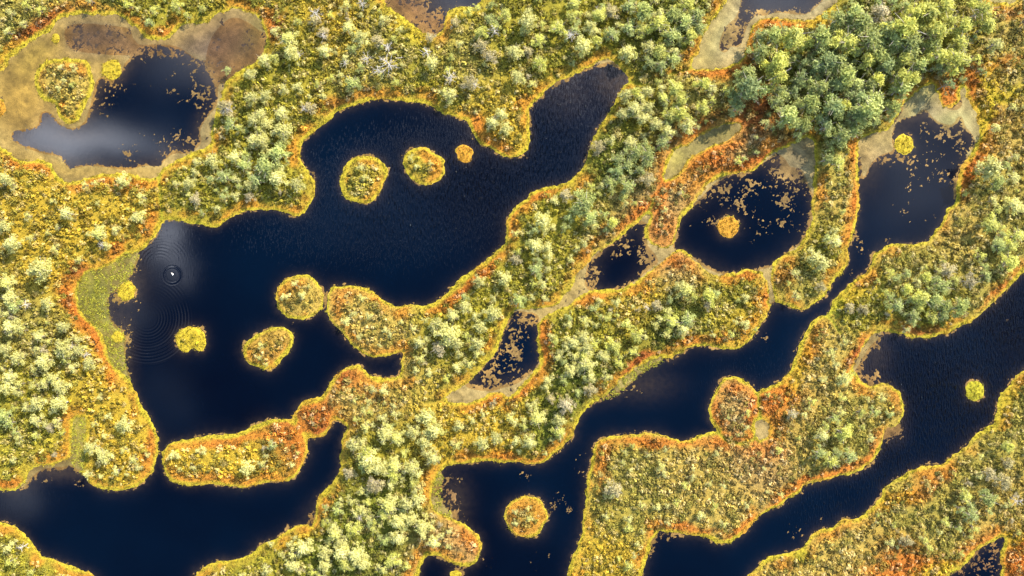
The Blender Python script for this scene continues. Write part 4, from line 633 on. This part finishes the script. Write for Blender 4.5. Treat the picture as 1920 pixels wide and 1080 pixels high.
# the label zones: a landmark phrase and its centre
ZN = [(40,30,'the heath in the top left corner'),(300,25,'the hummock above the upper left pool'),(120,150,'the tooth-shaped islet'),(430,215,'the right shore of the upper left pool'),(390,330,'the bank below the upper left pool'),
 (520,85,'the bank right of the upper left pool'),(540,165,'the slope above the lake\'s upper left curve'),(500,255,'the bulging grove left of the central lake'),(520,335,'the blunt headland at the lake\'s upper left'),
 (620,60,'the top edge bank left of the fallen white log'),(670,150,'the bank just above the lake\'s top shore'),(740,60,'the bank below the top centre pool\'s left shore'),(880,45,'the bank right of the top centre pool'),(860,150,'the bank above the lake\'s small hooked headland'),(935,225,'the hooked headland poking into the lake'),
 (980,110,'the bank left of the lake\'s grey arm'),(1075,45,'the top edge above the lake\'s grey arm'),(1215,105,'the spit between grey arm and orange band'),(1240,35,'the top edge grove left of the pale mat pool'),(1200,195,'the knoll just right of the grey arm'),(1300,180,'the knoll below the pale mat pool'),
 (1240,250,'the slope left of the sage green pond'),(1180,310,'the narrow ridge beside the lake\'s right shore'),(1405,150,'the dark thicket at the left end of the big forest'),(1410,260,'the orange heath above the oval pool'),(1480,100,'the left side of the big forest'),(1570,90,'the upper left of the big forest'),
 (1600,30,'the top edge of the big forest'),(1680,60,'the heart of the big forest'),(1760,40,'the upper right of the big forest'),(1780,105,'the right tip of the big forest'),(1850,50,'the thin trees right of the big forest'),(1560,160,'the middle of the big forest'),(1690,155,'the lower right of the big forest'),
 (1500,220,'the lower left lobe of the big forest'),(1600,220,'the bottom of the big forest'),(1565,290,'the strip between the oval pool and upper right pool'),(1870,310,'the right bank beside the upper right pool'),(1885,410,'the right edge bank below the upper right pool'),(1860,490,'the right bank above the wide dark channel'),
 (1700,520,'the left part of the grove on the right-hand peninsula'),(1760,570,'the rounded grove on the right-hand peninsula'),(1555,450,'the tongue right of the oval pool'),(1510,520,'the rounded foot of the tongue below the oval pool'),(1600,580,'the narrow green neck at right'),(1570,680,'the neck below the right-hand peninsula'),
 (50,420,'the left edge heath below the upper left pool'),(190,440,'the heath left of the grey reflection'),(270,385,'the corner where green groove meets the lake'),(50,530,'the left edge above the orange sedge strip'),(60,620,'the pale thicket at the left edge'),(130,660,'the pale thicket beside the orange sedge strip'),
 (60,700,'the lower thicket at the left edge'),(60,790,'the left edge thicket above the mossy notch'),(190,790,'the top of the left peninsula'),(210,860,'the round foot of the left peninsula'),(20,1040,'the bottom left corner'),(420,385,'the shore scrub left of the blunt headland'),
 (560,550,'the round golden islet'),(490,660,'the egg-shaped islet'),(670,590,'the bean-shaped peninsula\'s left lobe'),(735,625,'the bean-shaped peninsula\'s waist'),(880,560,'the ridge right of the bean-shaped peninsula'),(840,625,'the pale grove on the bean-shaped peninsula'),(850,685,'the tail of the bean-shaped peninsula'),(930,590,'the ridge left of the fleck-filled narrow pool'),
 (1015,430,'the central ridge below the lake\'s right shore'),(1105,400,'the green thicket left of the orange lobe'),(1015,500,'the middle of the central ridge'),(1085,470,'the ridge above the small triangular pool'),(1000,555,'the lower end of the central ridge'),(1285,550,'the crest of the mass below the oval pool'),(1270,610,'the middle of the mass below the oval pool'),
 (1390,590,'the right lobe of the mass below the oval pool'),(1160,590,'the slope below the small triangular pool'),(1090,630,'the grove right of the fleck-filled narrow pool'),(1160,650,'the grove\'s right flank above the mossy strip'),(1080,700,'the grove above the lower dark channel'),(400,860,'the sausage-shaped islet'),(510,860,'the right end of the sausage-shaped islet'),
 (700,750,'the neck above the lower central grove'),(730,800,'the upper part of the lower central grove'),(800,820,'the upper right part of the lower central grove'),(690,860,'the left part of the lower central grove'),(770,880,'the right part of the lower central grove'),(890,810,'the arm reaching right from the lower central grove'),
 (1010,800,'the rounded end of the lower central arm'),(1060,770,'the shore above the lower dark channel'),(660,940,'the left shore of the lower central grove'),(760,950,'the middle of the lower central grove'),(780,1000,'the root of the bottom orange knob'),(640,1010,'the bottom centre grove\'s left part'),(700,1050,'the bottom edge of the lower central grove'),(560,1040,'the bottom edge left of the central grove'),
 (985,965,'the round bushy islet at bottom centre'),(1200,860,'the top of the big lower right plateau'),(1160,960,'the left side of the big lower right plateau'),(1320,920,'the middle of the big lower right plateau'),(1180,1040,'the foot of the big lower right plateau'),(1385,790,'the oval knob above the big plateau'),
 (1500,790,'the orange-rimmed shoulder of the right plateau'),(1570,840,'the grove at the plateau\'s right end'),(1640,770,'the plateau\'s round right knob'),(1870,850,'the right edge of the lower right bank'),(1830,950,'the grove on the lower right bank'),(1710,1010,'the bottom of the lower right bank'),(680,325,'the tall oval islet'),(785,305,'the lumpy middle islet'),(1247,393,'the orange lobe left of the oval pool')]
ORD = ['first','second','third','fourth','fifth','sixth','seventh','eighth','ninth','tenth','eleventh','twelfth','thirteenth','fourteenth','fifteenth','sixteenth']
def zone(x, y): return min(ZN, key=lambda q: (q[0]-x)**2+(q[1]-y)**2)[2]
TR.sort(key=lambda t: -t[2])
live = [t for t in TR if t[3] != 'y'][:300]; grey = [t for t in TR if t[3] == 'y']; small = [t for t in TR if t[3] != 'y'][300:]
def big_area(x, y): return (x > 1380 and y < 320 and x < 1880)
def place(x, y, rp, hk, ck=.80):
    """true foot of a tree whose crown shows at (x,y)"""
    r = rp*S; H = 2.5*r*hk; f = 1-ck*H/CAM_H
    fx_, fy_ = (x-960)*f+960, (y-540)*f+540
    s = sample(sd, np.array([fx_]), np.array([fy_]))[0]
    zz_ = float(sample(z, np.array([fx_]), np.array([fy_]))[0]) if s > 1 else .05
    return float(wx(fx_)), float(wy(fy_)), zz_, r*f
def make_tree_meshes(key, tone, n, big):
    out = []
    for k in range(n):
        sd0 = hash((len(key), ord(key[0]), ord(key[1]), k, big)) % 100000
        Vv, F, Cl, ce = crown_geo(tone, sd0, big, 60 if big else 46)
        tv, tf = trunk_geo(sd0, ce)
        out.append((mesh_from('crown', Vv, F, Cl), mesh_from('trunk', tv, tf, np.tile(bark, (len(tv), 1)), True)))
        out[-1][0].materials.append(M_pine); out[-1][1].materials.append(M_bark)
    return out
LIB = {(k, bg_): make_tree_meshes(k, TONES[k], 4 if not bg_ else 4, bg_) for k in ('pale', 'lime', 'green', 'deep', 'grey') for bg_ in (False, True)}
RNG = random.Random(5)
adj = {'pale': 'pale cream-green', 'lime': 'yellow-green', 'green': 'grey-green', 'deep': 'deep green', 'grey': 'greyish half-withered'}
from collections import defaultdict
def size_word(r): return 'big' if r >= 16 else ('middling' if r >= 12.5 else 'small')
def labels(lst, noun, tonef):
    g = defaultdict(list)
    for t in lst: g[(zone(t[0], t[1]), tonef(t), size_word(t[2]))].append(t)
    out = {}
    for (zn_, tn, sz), l in g.items():
        l.sort(key=lambda t: (t[0], t[1]))
        for i, t in enumerate(l):
            if len(l) == 1: s = f'{sz} {tn} {noun} on {zn_}'
            elif len(l) == 2: s = f'{sz} {tn} {noun}, {"left" if i == 0 else "right"} one of two alike on {zn_}'
            else: s = f'{sz} {tn} {noun}, {ORD[i]} from the left on {zn_}'
            w = s.split(); out[id(t)] = ' '.join(w[:16])
    return out
def plant(t, name, lab, category, group, lib_key=None):
    x, y, rp, tk = t; key = TK[tk]; big = rp >= 15
    hk = 1.2 if big_area(x, y) else .8
    X, Y, Z, r = place(x, y, rp, hk)
    e = bpy.data.objects.new(name, None); scene.collection.objects.link(e); e.location = (X, Y, Z)
    sc = r*(1.3 if big_area(x, y) else 1.15); e.scale = (sc*RNG.uniform(.92, 1.1), sc*RNG.uniform(.92, 1.1), r*hk); e.rotation_euler = (RNG.uniform(-.05, .05), RNG.uniform(-.05, .05), RNG.uniform(0, 6.28))
    e.empty_display_size = .5; put(e, lab, category, group)
    cm_, tm_ = RNG.choice(LIB[(key, big)])
    for nm_, me in (('crown', cm_), ('trunk', tm_)):
        o = bpy.data.objects.new(nm_, me); scene.collection.objects.link(o); o.parent = e
lb = labels(live, 'pine', lambda t: adj[TK[t[3]]])
for t in live: plant(t, 'pine_tree', lb[id(t)], 'pine tree', 'pines growing on the bog')
lb = labels(grey, 'pine', lambda t: adj['grey'])
for t in grey: plant(t, 'withered_pine', lb[id(t)], 'withered pine', 'half-withered pines on the bog')
# bare dead trees: trunk and a fan of white branches
def dead_geo(seed):
    r = np.random.default_rng(seed); tp = []; bp_ = []
    lean = r.normal(size=2)*.12; p = [np.array([0, 0, -.1]), np.array([lean[0]*.5, lean[1]*.5, 1.1]), np.array([lean[0], lean[1], 2.3])]
    tp.append(tube(p[0], p[1], .075, .055)); tp.append(tube(p[1], p[2], .055, .018))
    for k in range(15):
        t = r.uniform(.3, 1); s = p[1]*(1-t)+p[2]*t if t > .0 else p[1]; s = p[1]+(p[2]-p[1])*(t-.3)/.7
        a = k*2.4+r.uniform(-.4, .4); ln = r.uniform(.55, 1.05)*(1.2-t*.5); d = np.array([math.cos(a), math.sin(a), r.uniform(-.1, .5)])
        m = s+d*ln*.5; e = m+(d+r.normal(size=3)*.3)*ln*.5; bp_.append(tube(s, m, .024, .016, 5)); bp_.append(tube(m, e, .016, .006, 5))
        for q in range(3):
            w = m+(e-m)*r.uniform(0, .8); dd_ = d+r.normal(size=3)*.7; bp_.append(tube(w, w+dd_*ln*.28, .010, .004, 4))
    return join(tp), join(bp_)
white = srgb(214,204,190)*ALB*1.25; DL = []
for k in range(5):
    (a, f1), (b2, f2) = dead_geo(300+k)
    m1 = mesh_from('trunk', a, f1, np.tile(white*.9, (len(a), 1)), True); m2 = mesh_from('branches', b2, f2, np.tile(white, (len(b2), 1)), True)
    m1.materials.append(M_bark); m2.materials.append(M_bark); DL.append((m1, m2))
dl = [[float(a), float(b_), max(8., c_*1.0), 'y'] for a, b_, c_ in DEAD if c_ > 0]
lb = labels(dl, 'leafless tree', lambda t: 'bare white')
for t in dl:
    X, Y, Z, r = place(t[0], t[1], t[2], 1.0)
    e = bpy.data.objects.new('dead_tree', None); scene.collection.objects.link(e); e.location = (X, Y, Z); e.scale = (r*1.15, r*1.15, r*1.05); e.rotation_euler = (0, 0, RNG.uniform(0, 6.28))
    put(e, lb[id(t)], 'dead tree', 'bare dead trees'); a, b2 = RNG.choice(DL)
    for nm_, me in (('trunk', a), ('branches', b2)):
        o = bpy.data.objects.new(nm_, me); scene.collection.objects.link(o); o.parent = e
# fallen white log beside the largest dead tree
parts = []; q = [np.array([0, 0, .18]), np.array([1.6, .15, .16]), np.array([3.6, .25, .12])]
parts += [tube(q[0], q[1], .13, .10, 8), tube(q[1], q[2], .10, .04, 8)]
for a, s, ln in ((.6, .3, .8), (-.7, .45, .7), (.5, .6, .6), (-.6, .8, .5)):
    p_ = q[0]+(q[2]-q[0])*s; parts.append(tube(p_, p_+np.array([math.cos(a)*ln, math.sin(a)*ln, .25]), .04, .012, 5))
lv, lf = join(parts); lo = add_obj('fallen_log', mesh_from('fallen_log', lv, lf, np.tile(white, (len(lv), 1)), True), [M_bark])
lo.location = (float(wx(742)), float(wy(111)), .45); put(lo, 'fallen bleached log pointing right beside the largest bare white tree near the top', 'log')

# the many smaller trees as one mass
GROVES = [(1600,120,150,1),(1690,60,130,1),(1530,200,80,1),(1450,110,60,1),(1260,50,80,.9),(1230,230,80,.9),(1180,310,60,.9),(1100,390,60,.9),(1010,450,60,.7),(490,280,70,.9),(430,320,60,.8),(840,620,65,.8),(720,860,90,.8),(740,950,90,.8),(640,1030,80,.8),(1100,650,80,.8),(1270,590,60,.6),(1730,550,70,.9),(1870,440,60,.7),(60,650,90,.7),(60,780,60,.7),(1560,820,50,.7),(1840,930,50,.5),(1000,790,60,.6),(960,50,90,.6),(540,90,50,.5),(1100,60,80,.8),(680,100,100,.4),(1800,60,60,.8)]
allc = np.array([[t[0], t[1], t[2]] for t in TR])
def small_trees():
    n = 9000; px = rng.uniform(X0, X1, n); py = rng.uniform(Y0, Y1, n); s = sample(sd, px, py)
    g = np.zeros(n)
    for x, y, R, w in GROVES: g = np.maximum(g, w*np.exp(-(((px-x)**2+(py-y)**2)/R**2)**1.3))
    outside = (px < 0) | (px > 1920) | (py < 0) | (py > 1080); g = np.maximum(g, outside*.4)
    prob = (.08+.62*g)*(s > 14)*(sample(iheath, px, py) > .9); keep = rng.random(n) < prob; px, py, g = px[keep], py[keep], g[keep]
    L_ = []
    pts = list(allc)
    for a, b_, gg in zip(px, py, g):
        rr = (random.uniform(4, 7.5) if gg < .35 else random.uniform(6, 12))
        if big_area(a, b_) and gg > .3: rr = random.uniform(9, 16)
        if (allc[:, 0]-a).__abs__().min() is None: continue
        d = np.hypot(allc[:, 0]-a, allc[:, 1]-b_)
        if (d < (allc[:, 2]+rr)*.52).any(): continue
        u = random.random(); br = big_area(a, b_)
        tk = ('d' if u < .45 else 'g') if br else (('g' if u < .45 else 'l' if u < .7 else 'p') if gg > .35 and a > 330 else ('p' if u < .6 else 'l' if u < .85 else 'y'))
        L_.append([a, b_, rr, tk])
    return L_
allsm = small+small_trees()
proto = [(crown_geo(TONES[TK[k]], 50+i, False, 26, 6), TK[k]) for k in 'plgdy' for i in range(3)]
tr_p = trunk_geo(50, proto[0][0][3])
Vs, Fs, Cs, o_ = [], [], [], 0; Vt, Ft, ot = [], [], 0
for t in allsm:
    cand = [p for p in proto if p[1] == TK[t[3]]]; (cv, cf, cc, ce), _ = RNG.choice(cand)
    X, Y, Z, r = place(t[0], t[1], t[2], 1.1 if big_area(t[0], t[1]) else .8); a = RNG.uniform(0, 6.28); ca, sa = math.cos(a), math.sin(a)
    hk = 1.1 if big_area(t[0], t[1]) else .8; sxy = r*1.15*RNG.uniform(.9, 1.1)
    M = np.array([[ca*sxy, -sa*sxy, 0], [sa*sxy, ca*sxy, 0], [0, 0, r*hk]]).T
    Vs.append(cv@M+np.array([X, Y, Z])); Fs.append(cf+o_); Cs.append(cc*RNG.uniform(.82, 1.15)); o_ += len(cv)
    Vs.append(tr_p[0]@M+np.array([X, Y, Z])); Fs.append(tr_p[1]+o_); Cs.append(np.tile(bark, (len(tr_p[0]), 1))); o_ += len(tr_p[0])
put(add_obj('small_pines', mesh_from('small_pines', np.concatenate(Vs), np.concatenate(Fs), np.concatenate(Cs)), [M_pine]), 'hundreds of stunted young pines scattered among the larger ones', 'young pines', kind='stuff')
print('trees', len(live), len(grey), len(allsm))

# ------------------------------------------------------------------ the swan on the lake
def swan():
    def ell(c, r, n=14, m=9, tail=0):
        c = np.array(c); Vv = []; F = []
        for j in range(m+1):
            th = math.pi*j/m
            for i in range(n):
                ph = 2*math.pi*i/n; x = math.cos(th); y = math.sin(th)*math.cos(ph); zz_ = math.sin(th)*math.sin(ph)
                if tail and x < 0: zz_ += .5*x*x*tail; y *= 1-.5*x*x
                Vv.append(c+np.array([x*r[0], y*r[1], zz_*r[2]]))
        for j in range(m):
            for i in range(n): F.append((j*n+i, j*n+(i+1) % n, (j+1)*n+(i+1) % n, (j+1)*n+i))
        return np.array(Vv), np.array(F)
    e = bpy.data.objects.new('swan', None); scene.collection.objects.link(e); e.location = (float(wx(324)), float(wy(514)), 0); e.rotation_euler = (0, 0, math.radians(115)); e.scale = (.62, .62, .62)
    put(e, 'white swan swimming in the middle of its ring ripples on the dark lake', 'swan')
    neck = [np.array(p) for p in ((.32, 0, .12), (.44, 0, .28), (.42, 0, .45), (.40, 0, .58), (.46, 0, .66))]
    parts = [ell((0, 0, .13), (.42, .22, .19), tail=.6)]+[tube(neck[i], neck[i+1], .06-.006*i, .054-.006*i, 10) for i in range(4)]+[ell((.50, 0, .66), (.085, .045, .048))]
    v, f = join(parts); w = srgb(245,243,236)*.95
    o = add_obj('body', mesh_from('body', v, f, np.tile(w, (len(v), 1)), True), [M_bark], e)
    for s in (-1, 1):
        v, f = ell((-.08, .13*s, .22), (.34, .09, .12), tail=.8); add_obj('wing', mesh_from('wing', v, f, np.tile(w, (len(v), 1)), True), [M_bark], e)
    v, f = tube((.57, 0, .655), (.66, 0, .635), .022, .008, 8); add_obj('bill', mesh_from('bill', v, f, np.tile(srgb(220,120,30), (len(v), 1)), True), [M_bark], e)
swan()
